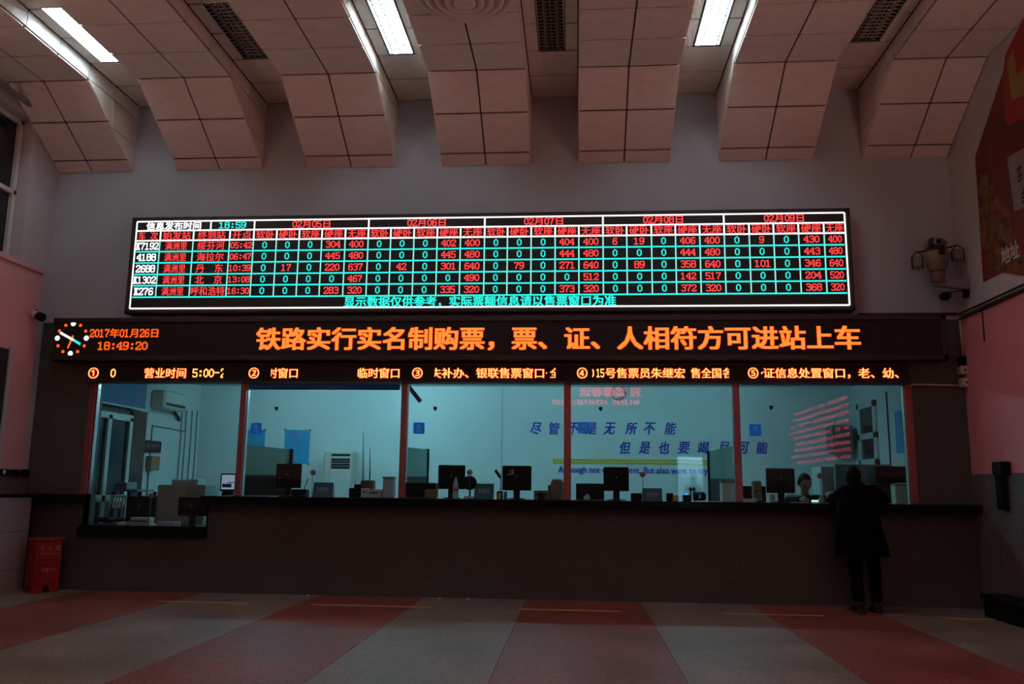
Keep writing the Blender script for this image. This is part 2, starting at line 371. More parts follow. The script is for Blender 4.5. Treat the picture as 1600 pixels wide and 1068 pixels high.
class Txt:
    """flat lettering on a plane: org + u*right + v*up"""
    def __init__(s, org=(0, 0, 0), u=(1, 0, 0), v=(0, 0, 1)): s.v = []; s.f = []; s.mk = []; s.o = Vector(org); s.U = Vector(u); s.W = Vector(v)
    def fit(s, st, x0, x1, z0, z1, off=0.0, dy=0.0, slant=0.0):
        v, f, (a, b, c, d) = glyphs(st, off)
        sx = (x1 - x0) / (b - a); sz = (z1 - z0) / (d - c); o = len(s.v); s.mk.append((o, len(s.f)))
        n = s.U.cross(s.W)
        n0 = _n0.get((st, off, 3, LEDF[0]), 10 ** 9)
        for i, (x, y) in enumerate(v):
            zz = (y - c) * sz
            s.v.append(s.o + s.U * (x0 + (x - a) * sx + slant * zz) + s.W * (z0 + zz) + n * (dy + .0005 * (i // n0)))
        s.f += [[i + o for i in q] for q in f]; return s
    def cells(s, st, x0, x1, z0, z1, off=0.0, dy=0.0):
        """each full-width character in an equal cell, true shape kept"""
        n = len(st); w_ = (x1 - x0) / n; nn = s.U.cross(s.W)
        for i, ch in enumerate(st):
            if ch in ' \u3000': continue
            v, f, (a, b, c, d) = glyphs(ch, off); o = len(s.v); s.mk.append((o, len(s.f)))
            cx = 0.5
            for (x, y) in v:
                s.v.append(s.o + s.U * (x0 + w_ * i + x * w_) + s.W * (z0 + (y + 0.09) * (z1 - z0) * 1.06) + nn * dy)
            s.f += [[k + o for k in q] for q in f]
        return s
    def rect(s, x0, x1, z0, z1, dy=0.0):
        n = s.U.cross(s.W); o = len(s.v)
        if not s.hold: s.mk.append((o, len(s.f)))
        for (x, z) in ((x0, z0), (x1, z0), (x1, z1), (x0, z1)): s.v.append(s.o + s.U * x + s.W * z + n * dy)
        s.f.append([o, o + 1, o + 2, o + 3]); return s
    def disc(s, x, z, r, n=12, dy=0.0):
        o = len(s.v); nn = s.U.cross(s.W); s.mk.append((o, len(s.f)))
        for k in range(n): s.v.append(s.o + s.U * (x + r * math.cos(2 * PI * k / n)) + s.W * (z + r * math.sin(2 * PI * k / n)) + nn * dy)
        s.f.append(list(range(o, o + n))); return s
    def seg(s, x0, z0, x1, z1, w_, dy=0.0):
        d = Vector((x1 - x0, z1 - z0)).normalized(); n = Vector((-d.y, d.x)) * w_ / 2; o = len(s.v); s.mk.append((o, len(s.f))); nn = s.U.cross(s.W)
        for (x, z) in ((x0 + n.x, z0 + n.y), (x0 - n.x, z0 - n.y), (x1 - n.x, z1 - n.y), (x1 + n.x, z1 + n.y)):
            s.v.append(s.o + s.U * x + s.W * z + nn * dy)
        s.f.append([o, o + 1, o + 2, o + 3]); return s
    hold = False
    def scribble(s, x0, x1, z0, z1, n, dy=0.0):
        """a row too blurred to read: short unreadable strokes"""
        w_ = (x1 - x0) / n; h = z1 - z0; s.mk.append((len(s.v), len(s.f))); s.hold = True
        for i in range(n):
            a = x0 + i * w_
            if random.random() < 0.08: continue
            t = h * 0.11
            for q in sorted(random.sample([0.05, 0.3, 0.55, 0.8], 3)):
                s.rect(a + w_ * random.uniform(.05, .2), a + w_ * random.uniform(.7, .88), z0 + h * q, z0 + h * q + t, dy)
            for q in random.sample([0.15, 0.45, 0.7], 2): s.rect(a + w_ * q, a + w_ * q + t, z0 + h * random.uniform(0, .3), z1 - h * random.uniform(0, .2), dy)
        s.hold = False
        return s
    def parts(s, name, m, parent=None):
        """one object per string, character or line"""
        mk = s.mk + [(len(s.v), len(s.f))]
        for (v0, f0), (v1, f1) in zip(mk, mk[1:]):
            if v1 == v0: continue
            me = bpy.data.meshes.new(name); me.from_pydata([tuple(p) for p in s.v[v0:v1]], [], [[i - v0 for i in q] for q in s.f[f0:f1]]); me.materials.append(m)
            place(name, me, parent)
    def build(s, name, m, parent=None, **k):
        me = bpy.data.meshes.new(name); me.from_pydata([tuple(p) for p in s.v], [], s.f); me.materials.append(m); me.update()
        return place(name, me, parent, **k)

# ================================================================== THE SETTING
XL, XR = -7.0, 4.65
YB = -17.0
ZT = 6.385
WL = -6.22; WR = 3.97; WB = 1.17; WT = 2.60
LX0, LX1, LZ0 = -6.19, -4.60, 0.79   # low glazed bay under the first window
MX = [-4.22, -2.15, -0.11, 1.945]
TH = 0.22

# front wall: granite below, paint above
g = MB()
g.box((XL - .2, 0, 0), (WL, TH, 3.38)).box((WR, 0, 0), (XR + .2, TH, 3.38)).box((WL, 0, WT), (WR, TH, 3.38))
g.box((WL, 0, 0), (LX1, TH, LZ0 - .1)).box((LX1, 0, 0), (WR, TH, WB - .08)).box((WL, 0, LZ0 - .1), (LX0, TH, WB - .08))
g.box((WL - .001, 0, WB - .09), (LX0, TH, WB))
wf = g.build('wall_front', M['granite'], kind='structure')
MB().box((XL - .2, 0, 3.38), (XR + .2, TH, 7.0)).build('upper_wall', M['wall'], wf)

# side walls, rear wall
lw = MB(); lw.box((XL - .25, -.60, 0), (XL, 0, 7)).box((XL - .25, YB, 0), (XL, -2.6, 7))
lw.box((XL - .25, -2.6, 0), (XL, -.60, 4.08)).box((XL - .25, -2.6, 5.92), (XL, -.60, 7))
wl = lw.build('wall_left', M['sidewall'], kind='structure')
MB().box((XL, -3.4, 1.46), (XL + .035, -.17, 3.99)).bbox((XL, YB, 3.99), (XL + .06, -.17, 4.04)).build('raised_panel', M['lowglow'], wl)  # panel colour carries the red glow
MB().box((XL, YB, 0), (XL + .02, 0, 1.46)).build('dado', M['dado'], wl)
wr = MB().box((XR, YB, 0), (XR + .2, 0, 7)).build('wall_right', M['sidewall'], kind='structure')
MB().box((XR - .02, YB, 0), (XR, 0, 1.52)).build('dado', M['dado'], wr)
MB().box((XR - .004, -3.4, 1.52), (XR, 0, 3.38)).build('painted_glow', mat('lower_right_painted_glow', (0.84, 0.29, 0.33), 0.75, var=0.08, scale=1.2), wr)  # red glow on the lower wall painted as a coat
VX0, VX1, VZ = aY(1058, 740, -YB).x, aY(1101, 740, -YB).x, aY(1080, 713, -YB).z
b = MB().box((XL - .2, YB - .2, 0), (VX0, YB, 7)).box((VX1, YB - .2, 0), (XR + .2, YB, 7)).box((VX0, YB - .2, VZ), (VX1, YB, 7))
wb = b.build('wall_back', M['dado'], kind='structure')

# high window in the left wall
wn = empty('window_6', (XL - .2, -1.6, 5), kind='structure')
MB().box((XL - .22, -2.6, 4.08), (XL - .20, -.60, 5.92)).build('pane', M['voidglass'], wn)
for y in (-.64, -1.6, -2.56): MB().bbox((XL - .2, y - .03, 4.08), (XL - .14, y + .03, 5.92)).build('frame_post', M['whiteplastic'], wn)
for z in (4.11, 4.95, 5.89): MB().bbox((XL - .2, -2.6, z - .03), (XL - .14, -.6, z + .03)).build('frame_rail', M['whiteplastic'], wn)

# floor of terrazzo bands with narrow dividers
fl = MB().box((XL - .2, YB - .2, -.12), (XR + .2, 0.0, -.006)).build('floor', M['joint'], kind='structure')
edges = [-7.2, -6.05, -4.55, -3.12, -1.83, -0.60, 0.76, 2.02, 3.28, 4.85]
for i in range(len(edges) - 1):
    m_ = M['gray_t'] if i % 2 == 0 else M['red_t']
    ys = [-0.02, -4.8, -9.6, YB]
    for j in range(3):
        MB().box((edges[i] + .002, ys[j + 1] + .002, -.02), (edges[i + 1] - .002, ys[j] - .002, 0)).build('terrazzo_slab', m_, fl)
# yellow floor line: bright tape runs and worn stretches
YLN = -0.86
tl = empty('floor_line', (-1, YLN, 0), label='thin yellow waiting line taped on the floor along the counter', cat='floor marking')
segs = [(0, 200, 'worn'), (200, 350, 'tape'), (350, 470, 'worn'), (475, 665, 'tape'), (670, 805, 'worn'), (812, 970, 'tape'), (975, 1118, 'worn'), (1122, 1275, 'tape'), (1280, 1430, 'worn'), (1435, 1562, 'tape')]
for a, c, k in segs:
    x0 = aZ(a, 950).x; x1 = aZ(c, 955).x
    d0 = aZ(a, 934 + a * 0.0219).y; 
    MB().box((x0, YLN - .028, 0), (x1, YLN + .028, .0015 if k == 'tape' else .0008)).build('tape_strip' if k == 'tape' else 'worn_strip', M[k], tl)

# ---------------- ceiling
ce = MB().box((XL - .2, YB - .2, 6.48), (XR + .2, TH, 6.6)).build('ceiling', M['joint'], kind='structure')
RZ = ZT
def slab(x0, x1, e=.006):
    return MB().bbox((-.5, -.5, -.5), (.5, .5, .5), 0.02)
unit = MB().bbox((-.5, -.5, 0), (.5, .5, 1), 0.012).mesh('ceiling_tile', M['tile'])
def tile(parent, cx, p0, p1, wx, nrm):
    """tile between profile points p0,p1 (y,z), width wx in X, outward normal nrm"""
    o = bpy.data.objects.new('ceiling_tile', unit); COL.objects.link(o); o.parent = parent
    a = Vector((cx, *p0)); b_ = Vector((cx, *p1)); L = (b_ - a).length
    t = (b_ - a).normalized(); n = Vector(nrm).normalized(); x = t.cross(n)
    m = Matrix((x * (wx - .020), t * (L - .026), n * 0.014)).transposed().to_4x4(); m.translation = (a + b_) / 2 + n * random.uniform(0, .0015)
    o.matrix_local = Matrix.Translation(-world_loc(parent)) @ m
    return o
prof = [(0, 5.45), (-.171, 5.553), (-.685, 5.863), (-1.2, 6.172)]
fy = -1.2
while fy > -9.0: fy -= .61; prof.append((fy, 6.165))
YE = prof[-1][0]
beams = [(-7.0, -6.53, -5.95)] + [(-5.34 + 1.79 * k, -5.34 + 1.79 * k + .59, -5.34 + 1.79 * k + 1.18) for k in range(5)] + [(3.61, 4.2, 4.65)]
def clip(poly, f):
    out = []
    for i in range(len(poly)):
        p, q = poly[i], poly[(i + 1) % len(poly)]; a, b_ = f(p), f(q)
        if a >= 0: out.append(p)
        if a * b_ < 0: t = a / (a - b_); out.append((p[0] + (q[0] - p[0]) * t, p[1] + (q[1] - p[1]) * t))
    return out
for bi, (x0, xm, x1) in enumerate(beams):
    ins = 0.016
    pts = [(x0 + ins, 0.0, 6.48), (x0 + ins, 0.0, 5.45 + .02)] + [(x0 + ins, p[0], p[1] + .014) for p in prof[3:4]] + [(x0 + ins, YB, 6.165 + .014), (x0 + ins, YB, 6.48)]
    so = MB().prism(pts, (x1 - x0 - 2 * ins, 0, 0)).build('soffit', M['joint'], ce)
    for i in range(len(prof) - 1):
        p0, p1 = prof[i], prof[i + 1]
        n = Vector((0, p1[0] - p0[0], p1[1] - p0[1])); n = Vector((0, -abs(n.z), -abs(n.y))) if i < 3 else Vector((0, 0, -1))
        n.normalize(); k = .014
        a = (p0[0] - n.y * k * 1, p0[1] - n.z * k); c = (p1[0] - n.y * k, p1[1] - n.z * k)
        tile(so, (x0 + xm) / 2, a, c, xm - x0, n); tile(so, (xm + x1) / 2, a, c, x1 - xm, n)
    # thin edge trim along each lower edge
    for sx, sgn in ((x0, -1), (x1, 1)):
        if (bi == 0 and sgn < 0) or (bi == 6 and sgn > 0): continue
        # side tiles (clipped by the soffit's slope)
        ycuts = [0, -.6, -1.2, -1.8, -2.4, -3.0, -3.6, -4.2, -4.8, -5.4, -6.0, -6.6]
        for j in range(len(ycuts) - 1):
            for (za, zb) in ((6.19, ZT), (5.82, 6.19), (5.45, 5.82)):
                if za < 6 and j > 1: continue
                poly = [(ycuts[j] - .006, za + .006), (ycuts[j + 1] + .006, za + .006), (ycuts[j + 1] + .006, zb - .006), (ycuts[j] - .006, zb - .006)]
                poly = clip(poly, lambda p: p[1] - (5.46 + .604 * -p[0]) if p[0] > -1.2 else p[1] - 6.18)
                if len(poly) < 3: continue
                ar = abs(sum(poly[i][0] * poly[(i + 1) % len(poly)][1] - poly[(i + 1) % len(poly)][0] * poly[i][1] for i in range(len(poly)))) / 2
                if ar < .002: continue
                xi = sx - sgn * .016
                MB().prism([(xi, p[0], p[1]) for p in poly], (sgn * .014, 0, 0)).build('side_tile', M['tile'], so)
        MB().box((sx - sgn * .016, -6.6, 6.19), (sx, YB, ZT)).build('side_strip', M['tile'], so)
# recess ceilings between the soffits
rec = [(beams[i][2], beams[i + 1][0]) for i in range(6)]
for (x0, x1) in rec:
    rp = MB().box((x0 - .02, YB, ZT + .075), (x1 + .02, 0, 6.48)).build('recess_panel', M['joint'], ce)
    y = 0.0; k = 0
    while y > -9.3:
        if k in (2, 3):   # the light sits in the middle: two narrow tiles beside it
            for (a, c) in ((x0, (x0 + x1) / 2 - .15), ((x0 + x1) / 2 + .15, x1)):
                tile(rp, (a + c) / 2, (y, ZT + .014), (y - .6, ZT + .014), c - a, (0, 0, -1))
        else: tile(rp, (x0 + x1) / 2, (y, ZT + .014), (y - .6, ZT + .014), x1 - x0, (0, 0, -1))
        y -= .6; k += 1

# ---------------- ceiling lights
def ceiling_light(cx, y0, lit, label, z=ZT, grp=None, L=1.2, W=.3, em='tube'):
    t = empty('ceiling_light', (cx, y0 - L / 2, z), label=label, cat='ceiling light', group=grp)
    x0, x1, y1 = cx - W / 2, cx + W / 2, y0 - L
    f = MB()
    f.box((x0, y1, z - .004), (x0 + .012, y0, z + .06)).box((x1 - .012, y1, z - .004), (x1, y0, z + .06))
    f.box((x0, y1, z - .004), (x1, y1 + .012, z + .06)).box((x0, y0 - .012, z - .004), (x1, y0, z + .06))
    f.build('frame', M['steel'], t)
    MB().box((x0 + .012, y1 + .012, z + .056), (x1 - .012, y0 - .012, z + .06)).build('reflector', M['reflector'] if lit else M['black'], t)
    nt_ = 3 if lit else 2
    for k in range(nt_):
        xx = cx + (k - (nt_ - 1) / 2) * (.085 if lit else .13)
        MB().cyl((xx, y1 + .03, z + .034), (xx, y0 - .03, z + .034), .016, 10).build('tube', E_[em] if lit else M['tubeoff'], t)
    lv = MB(); n = 17
    for k in range(1, n): yy = y1 + (y0 - y1) * k / n; lv.box((x0 + .012, yy - .002, z + .001), (x1 - .012, yy + .002, z + .016))
    for xx in ((cx,) if lit else (cx - .07, cx, cx + .07)): lv.box((xx - .003, y1 + .012, z), (xx + .003, y0 - .012, z + .017))
    if not lit:
        for sx in (-1, 1):
            for k in range(n):
                ya = y1 + (y0 - y1) * k / n; yb = y1 + (y0 - y1) * (k + 1) / n
                xa = cx + sx * .01; xb = cx + sx * .136
                lv.prism([(xa, ya, z + .002), (xa + .006, ya, z + .002), (xb, yb, z + .002), (xb - .006, yb, z + .002)], (0, 0, .012))
    lv.build('louver', M['louver'] if lit else M['unlit'], t)
    return t
names = ['first', 'second', 'third', 'fourth', 'fifth', 'sixth']
LY = -1.235
for i, (x0, x1) in enumerate(rec):
    lit = i in (0, 2, 4)
    lab = ('lit cool white fluorescent light in the %s ceiling recess from the left' if lit else 'unlit dark louvred light in the %s ceiling recess from the left') % names[i]
    ceiling_light((x0 + x1) / 2, LY, lit, lab, grp='ceiling lights between the soffits')
# added unseen fill lights in the same recesses, over and behind the photographer
far = {(-5.6): (1, 4), (-9.2): (0, 1, 2, 3, 4, 5), (-12.8): (0, 1, 2, 3, 4, 5)}
for yy, on in far.items():
    for i, (x0, x1) in enumerate(rec):
        if i in on: ceiling_light((x0 + x1) / 2, yy, True, 'lit fluorescent light in the %s recess, %s' % (names[i], {-5.6: 'just in front of the photographer', -9.2: 'above the photographer', -12.8: 'towards the rear wall'}[yy]), grp='ceiling lights between the soffits', em='farfill' if yy < -6 else 'dimfill')

# cove lights added as unseen fill on the side walls behind the photographer, washing the vault
for sx, nm in ((-1, 'left'), (1, 'right')):
    xw = XL if sx < 0 else XR
    t = empty('cove_fill', (xw, -9.5, 3.95), label='warm cove light trough high on the %s wall behind the photographer' % nm, cat='wall light')
    MB().bbox((xw, -11, 3.90), (xw - sx * .30, -4.6, 3.93), .005).bbox((xw - sx * .27, -11, 3.90), (xw - sx * .30, -4.6, 4.0), .005).build('trough', M['whiteplastic'], t)
    MB().cyl((xw - sx * .14, -10.9, 3.97), (xw - sx * .14, -4.7, 3.97), .025, 8).build('tube', E_['cove'], t)
# round air diffuser in the middle soffit
c = aZ(726, -8, 6.165); R0 = .50
t = empty('air_diffuser', (c.x, c.y, 6.16), label='round ceiling air diffuser with concentric rings in the middle soffit', cat='air vent')
for k, (r, dz) in enumerate(((.50, .0), (.40, .03), (.30, .055), (.20, .075), (.11, .09))):
    MB().lathe((c.x, c.y, 6.15 - dz), [(r, .012), (r, .0), (r - .035, -.012), (r - .075, .02), (r - .08, .03)], 36).build('ring', M['tile'], t)
MB().lathe((c.x, c.y, 6.05), [(.07, .1), (.07, 0), (.0, -.008)], 24).build('hub', M['tile'], t)

# ================================================================== windows and counter
ws = [(WL, MX[0]), (MX[0], MX[1]), (MX[1], MX[2]), (MX[2], MX[3]), (MX[3], WR)]
for i, (x0, x1) in enumerate(ws):
    wi = empty('window_%d' % (i + 1), ((x0 + x1) / 2, .06, WB), kind='structure')
    MB().box((x0 + .03, .055, WB if i else LZ0), (x1 - .03 if i else LX1, .063, WT if i else WB)).build('pane', M['glass'], wi)
    if i == 0:
        MB().box((x0 + .03, .055, WB), (x1 - .03, .063, WT)).build('pane', M['glass'], wi)
    for xx in (x0 + .032, x1 - .032):
        MB().bbox((xx - .012, .02, WB), (xx + .012, .09, WT), .003).build('edge_trim', M['steel'], wi)
    if i < 4: MB().bbox((x1 - .036, -.03, WB), (x1 + .036, .10, WT), .006).build('mullion', M['mull'], wi)
    else: MB().bbox((x1 - .03, -.005, WB), (x1 + .055, .10, WT), .006).build('frame_post', M['mull'], wi)
    if i == 0:
        MB().bbox((x0 - .06, -.005, WB), (x0 + .02, .10, WT), .006).build('frame_post', M['mull'], wi)
        MB().bbox((LX0 - .03, -.10, LZ0 - .13), (LX1 + .02, .10, LZ0), .01).build('low_sill', M['blackstone'], wi)
        MB().box((LX1, -.01, LZ0 - .02), (LX1 + .02, .1, WB)).box((LX0 - .02, -.01, LZ0 - .02), (LX0, .1, WB)).build('reveal', M['black'], wi)
MB().bbox((LX1, .022, WB - .08), (WR, TH + .004, WB - .004), .004).build('trim_1', M['cream'], kind='structure')
MB().bbox((LX0, .10, LZ0 - .10), (LX1, TH + .004, LZ0 - .02), .004).build('trim_2', M['darkgrey'], kind='structure')
ct = empty('counter_ledge', (0, -.15, WB), label='long black polished stone ledge running under the ticket windows', cat='counter')
MB().bbox((LX1, -.24, WB - .09), (XR + .06, .02, WB), .012).build('ledge_slab', M['blackstone'], ct)
MB().bbox((XL + .02, -.20, WB - .09), (LX0, .02, WB), .012).build('ledge_end', M['blackstone'], ct)

# ================================================================== LED boards
def wall_box(p, q, y): a = aY(*p, y); b_ = aY(*q, y); return a, b_
# --- big timetable board
LEDF[0] = True
BY = -.16
bx0, bx1 = aY(201, 415, BY).x, aY(1332, 405, BY).x
z_top, z_bot = aY(760, 332.5, BY).z, aY(760, 487, BY).z
bo = empty('timetable_board', ((bx0 + bx1) / 2, BY, z_bot), label='large LED board with a table of train numbers, dates and remaining seats', cat='led display')
h = MB(); h.box((bx0, BY + .012, z_bot), (bx1, -.002, z_top))
h.build('housing', M['ledbox'], bo)
fr = .045
f = MB().bbox((bx0, BY - .01, z_top - fr), (bx1, BY + .03, z_top)).bbox((bx0, BY - .01, z_bot), (bx1, BY + .03, z_bot + fr)).bbox((bx0, BY - .01, z_bot), (bx0 + fr, BY + .03, z_top)).bbox((bx1 - fr, BY - .01, z_bot), (bx1, BY + .03, z_top))
f.build('frame', M['ledbox'], bo)
MB().box((bx0 + fr, BY + .002, z_bot + fr), (bx1 - fr, BY + .012, z_top - fr)).build('screen', M['ledscreen'], bo)
pxs = [210, 251, 302.6, 359.4, 396.7, 432.5, 467.8, 503.2, 539.7, 575.6, 610.7, 647, 683.3, 719.6, 757.2, 793, 830, 867.4, 904.4, 942.2, 979.2, 1017.8, 1055.3, 1093.3, 1131.6, 1170.6, 1208.8, 1247.8, 1287.6, 1326.6]
gx = [aY(p, 366, BY).x for p in pxs]
pys = [339, 354.1, 370, 387.8, 405.8, 424.3, 442.4, 460.9, 482]
gz = [aY(760, p, BY).z for p in pys]
gx[0] = bx0 + fr + .02; gx[-1] = bx1 - fr - .02; gz[-1] = z_bot + fr + .02; gz[0] = z_top - fr - .012
tw = .020
O = (0, BY, 0)
wh = Txt(O); cy = Txt(O); pc = Txt(O)
for z in (gz[0], gz[1], gz[2], gz[8]): wh.rect(gx[0], gx[-1], z - tw / 2, z + tw / 2)
for x in (gx[0], gx[-1]): wh.rect(x - tw / 2, x + tw / 2, gz[8], gz[0])
xs_ = aY(330, 346, BY).x; wh.rect(xs_ - tw / 2, xs_ + tw / 2, gz[1], gz[0])
for i in (4, 9, 14, 19, 24): wh.rect(gx[i] - tw / 2, gx[i] + tw / 2, gz[1], gz[0])
for x in gx[1:-1]: wh.rect(x - tw / 2, x + tw / 2, gz[2], gz[1]); pc.rect(x - tw / 2.4, x + tw / 2.4, gz[7], gz[2])
for z in gz[3:8]: cy.rect(gx[0] + tw, gx[-1] - tw, z - tw / 2, z + tw / 2, .001)
wh.parts('grid_line', E_['white'], bo); cy.parts('grid_line', E_['cyan'], bo); pc.parts('grid_line', E_['palec'], bo)
W = Txt(O); C_ = Txt(O); Rd = Txt(O)
def cell(T, s, x0, x1, r, fw=.8, fh=.74, off=.012, dz=0):
    zt, zb = gz[r], gz[r + 1]; h_ = (zt - zb) * fh; cz = (zt + zb) / 2 + dz; cx = (x0 + x1) / 2; ww = (x1 - x0) * fw
    T.fit(s, cx - ww / 2, cx + ww / 2, cz - h_ / 2, cz + h_ / 2, off, .002)
cell(W, '信息发布时间', gx[0], xs_, 0, .74, .85, .03)
cell(C_, '18:59', xs_, gx[4], 0, .62, .68, .03)
for d in range(5): cell(Rd, '02月%02d日' % (5 + d), gx[4 + 5 * d], gx[9 + 5 * d], 0, .33, .78, .02)
for s, a, fw in (('车  次', 0, .8), ('始发站', 1, .84), ('终到站', 2, .76), ('开点', 3, .8)): cell(Rd, s, gx[a], gx[a + 1], 1, fw, .86, .015)
for d in range(5):
    for k, s in enumerate(('软卧', '硬卧', '软座', '硬座', '无座')): cell(Rd, s, gx[4 + 5 * d + k], gx[5 + 5 * d + k], 1, .80, .86, .015)
rows = [('K7192', '满洲里', '绥芬河', '05:42'), ('4188', '满洲里', '海拉尔', '06:47'), ('2688', '满洲里', '丹　东', '10:39'), ('K1302', '满洲里', '北　京', '13:08'), ('K276', '满洲里', '呼和浩特', '16:30')]
data = [[0, 0, 0, 304, 400, 0, 0, 0, 402, 400, 0, 0, 0, 404, 400, 6, 19, 0, 406, 400, 0, 9, 0, 430, 400],
        [0, 0, 0, 445, 480, 0, 0, 0, 445, 480, 0, 0, 0, 444, 480, 0, 0, 0, 444, 480, 0, 0, 0, 443, 480],
        [0, 17, 0, 220, 637, 0, 42, 0, 301, 640, 0, 79, 0, 271, 640, 0, 89, 0, 358, 640, 0, 101, 0, 346, 640],
        [0, 0, 0, 0, 467, 0, 0, 0, 0, 490, 0, 0, 0, 0, 512, 0, 0, 0, 142, 517, 0, 0, 0, 204, 520],
        [0, 0, 0, 283, 320, 0, 0, 0, 335, 320, 0, 0, 0, 373, 320, 0, 0, 0, 372, 320, 0, 0, 0, 368, 320]]
for r, (a, b_, c, d) in enumerate(rows):
    cell(W, a, gx[0], gx[1], r + 2, .92 if len(a) == 5 else .78, .66, .04)
    cell(Rd, b_, gx[1], gx[2], r + 2, .66, .74, .012)
    cell(Rd, c, gx[2], gx[3], r + 2, .92 if len(c) == 4 else .74, .76, .015)
    cell(Rd, d, gx[3], gx[4], r + 2, .90, .56, .012)
    for k, v in enumerate(data[r]):
        n = len(str(v)); cell(C_ if v == 0 else Rd, str(v), gx[4 + k], gx[5 + k], r + 2, {1: .20, 2: .42, 3: .62}[n], .60, .012)
na, nb = aY(537, 470, BY).x, aY(963, 470, BY).x
C_.cells('显示数据仅供参考，实际票额信息请以售票窗口为准', na, nb, aY(760, 478.5, BY).z, aY(760, 462, BY).z, .03, .002)
W.parts('lettering', E_['white'], bo); C_.parts('lettering', E_['cyan'], bo); Rd.parts('lettering', E_['red'], bo)

# --- long amber board
AY = -.20
a0, a1 = aY(82, 525, AY), aY(1480, 527, AY); zt, zb = aY(760, 494, AY).z, aY(760, 562, AY).z
ab = empty('message_board', ((a0.x + a1.x) / 2, AY, zb), label='long dark LED board with an amber clock, date and scrolling notice', cat='led display')
MB().box((a0.x, AY + .012, zb), (a1.x, -.002, zt)).build('housing', M['ledbox'], ab)
fr = .06
MB().bbox((a0.x, AY - .012, zt - fr), (a1.x, AY + .03, zt)).bbox((a0.x, AY - .012, zb), (a1.x, AY + .03, zb + fr)).bbox((a0.x, AY - .012, zb), (a0.x + .025, AY + .03, zt)).bbox((a1.x - fr, AY - .012, zb), (a1.x, AY + .03, zt)).build('frame', M['ledbox'], ab)
MB().box((a0.x + .02, AY + .002, zb + fr), (a1.x - fr, AY + .012, zt - fr)).build('screen', M['ledbrown'], ab)
O = (0, AY, 0)
def two(fn, parent, hi, lo, nm='lettering', o1=.03, o2=.006):
    T = Txt(O); fn(T, o1, .001); T.parts(nm + '_edge', lo, parent); T = Txt(O); fn(T, o2, .003); T.parts(nm, hi, parent)
two(lambda T, o, d: T.cells('铁路实行实名制购票，票、证、人相符方可进站上车', aY(400, 528, AY).x, aY(1346, 528, AY).x, aY(760, 546, AY).z, aY(760, 510.5, AY).z, o, d), ab, E_['amber'], E_['redlo'], 'notice_lettering', .045, .028)
def dt(T, o, d):
    T.fit('2017年01月26日', aY(140.5, 520, AY).x, aY(247.5, 520, AY).x, aY(195, 527.3, AY).z, aY(195, 513, AY).z, o, d)
    T.fit('18:49:20', aY(153, 540, AY).x, aY(230.8, 540, AY).x, aY(190, 546.6, AY).z, aY(190, 533.6, AY).z, o, d)
two(dt, ab, E_['amberlo'], E_['redlo'], 'date_lettering', .035, .02)
ck = Txt(O); cw = Txt(O)
for (x, y) in ((103, 508), (126, 508), (134, 517), (131.7, 540), (121.4, 549), (98.4, 549), (90.8, 540), (93, 516.7)):
    p = aY(x, y, AY); ck.disc(p.x, p.z, .021, dy=.002)
for (x, y) in ((114.8, 505.3), (135, 528), (110, 552), (89.7, 528)):
    p = aY(x, y, AY); cw.disc(p.x, p.z, .036, 6, dy=.002)
p, q, r_ = aY(94.5, 519.5, AY), aY(115, 531, AY), aY(125.8, 537.5, AY)
cw.seg(p.x, p.z, q.x, q.z, .03, .004); k = Txt(O); k.seg(q.x, q.z, r_.x, r_.z, .03, .004)
p, q = aY(114.5, 524, AY), aY(106, 543.6, AY); ck.seg(p.x, p.z, q.x, q.z, .024, .003)
ck.parts('clock_mark', E_['amberlo'], ab); cw.parts('clock_mark', E_['white'], ab); k.build('clock_hand_tail', E_['cyan'], ab)

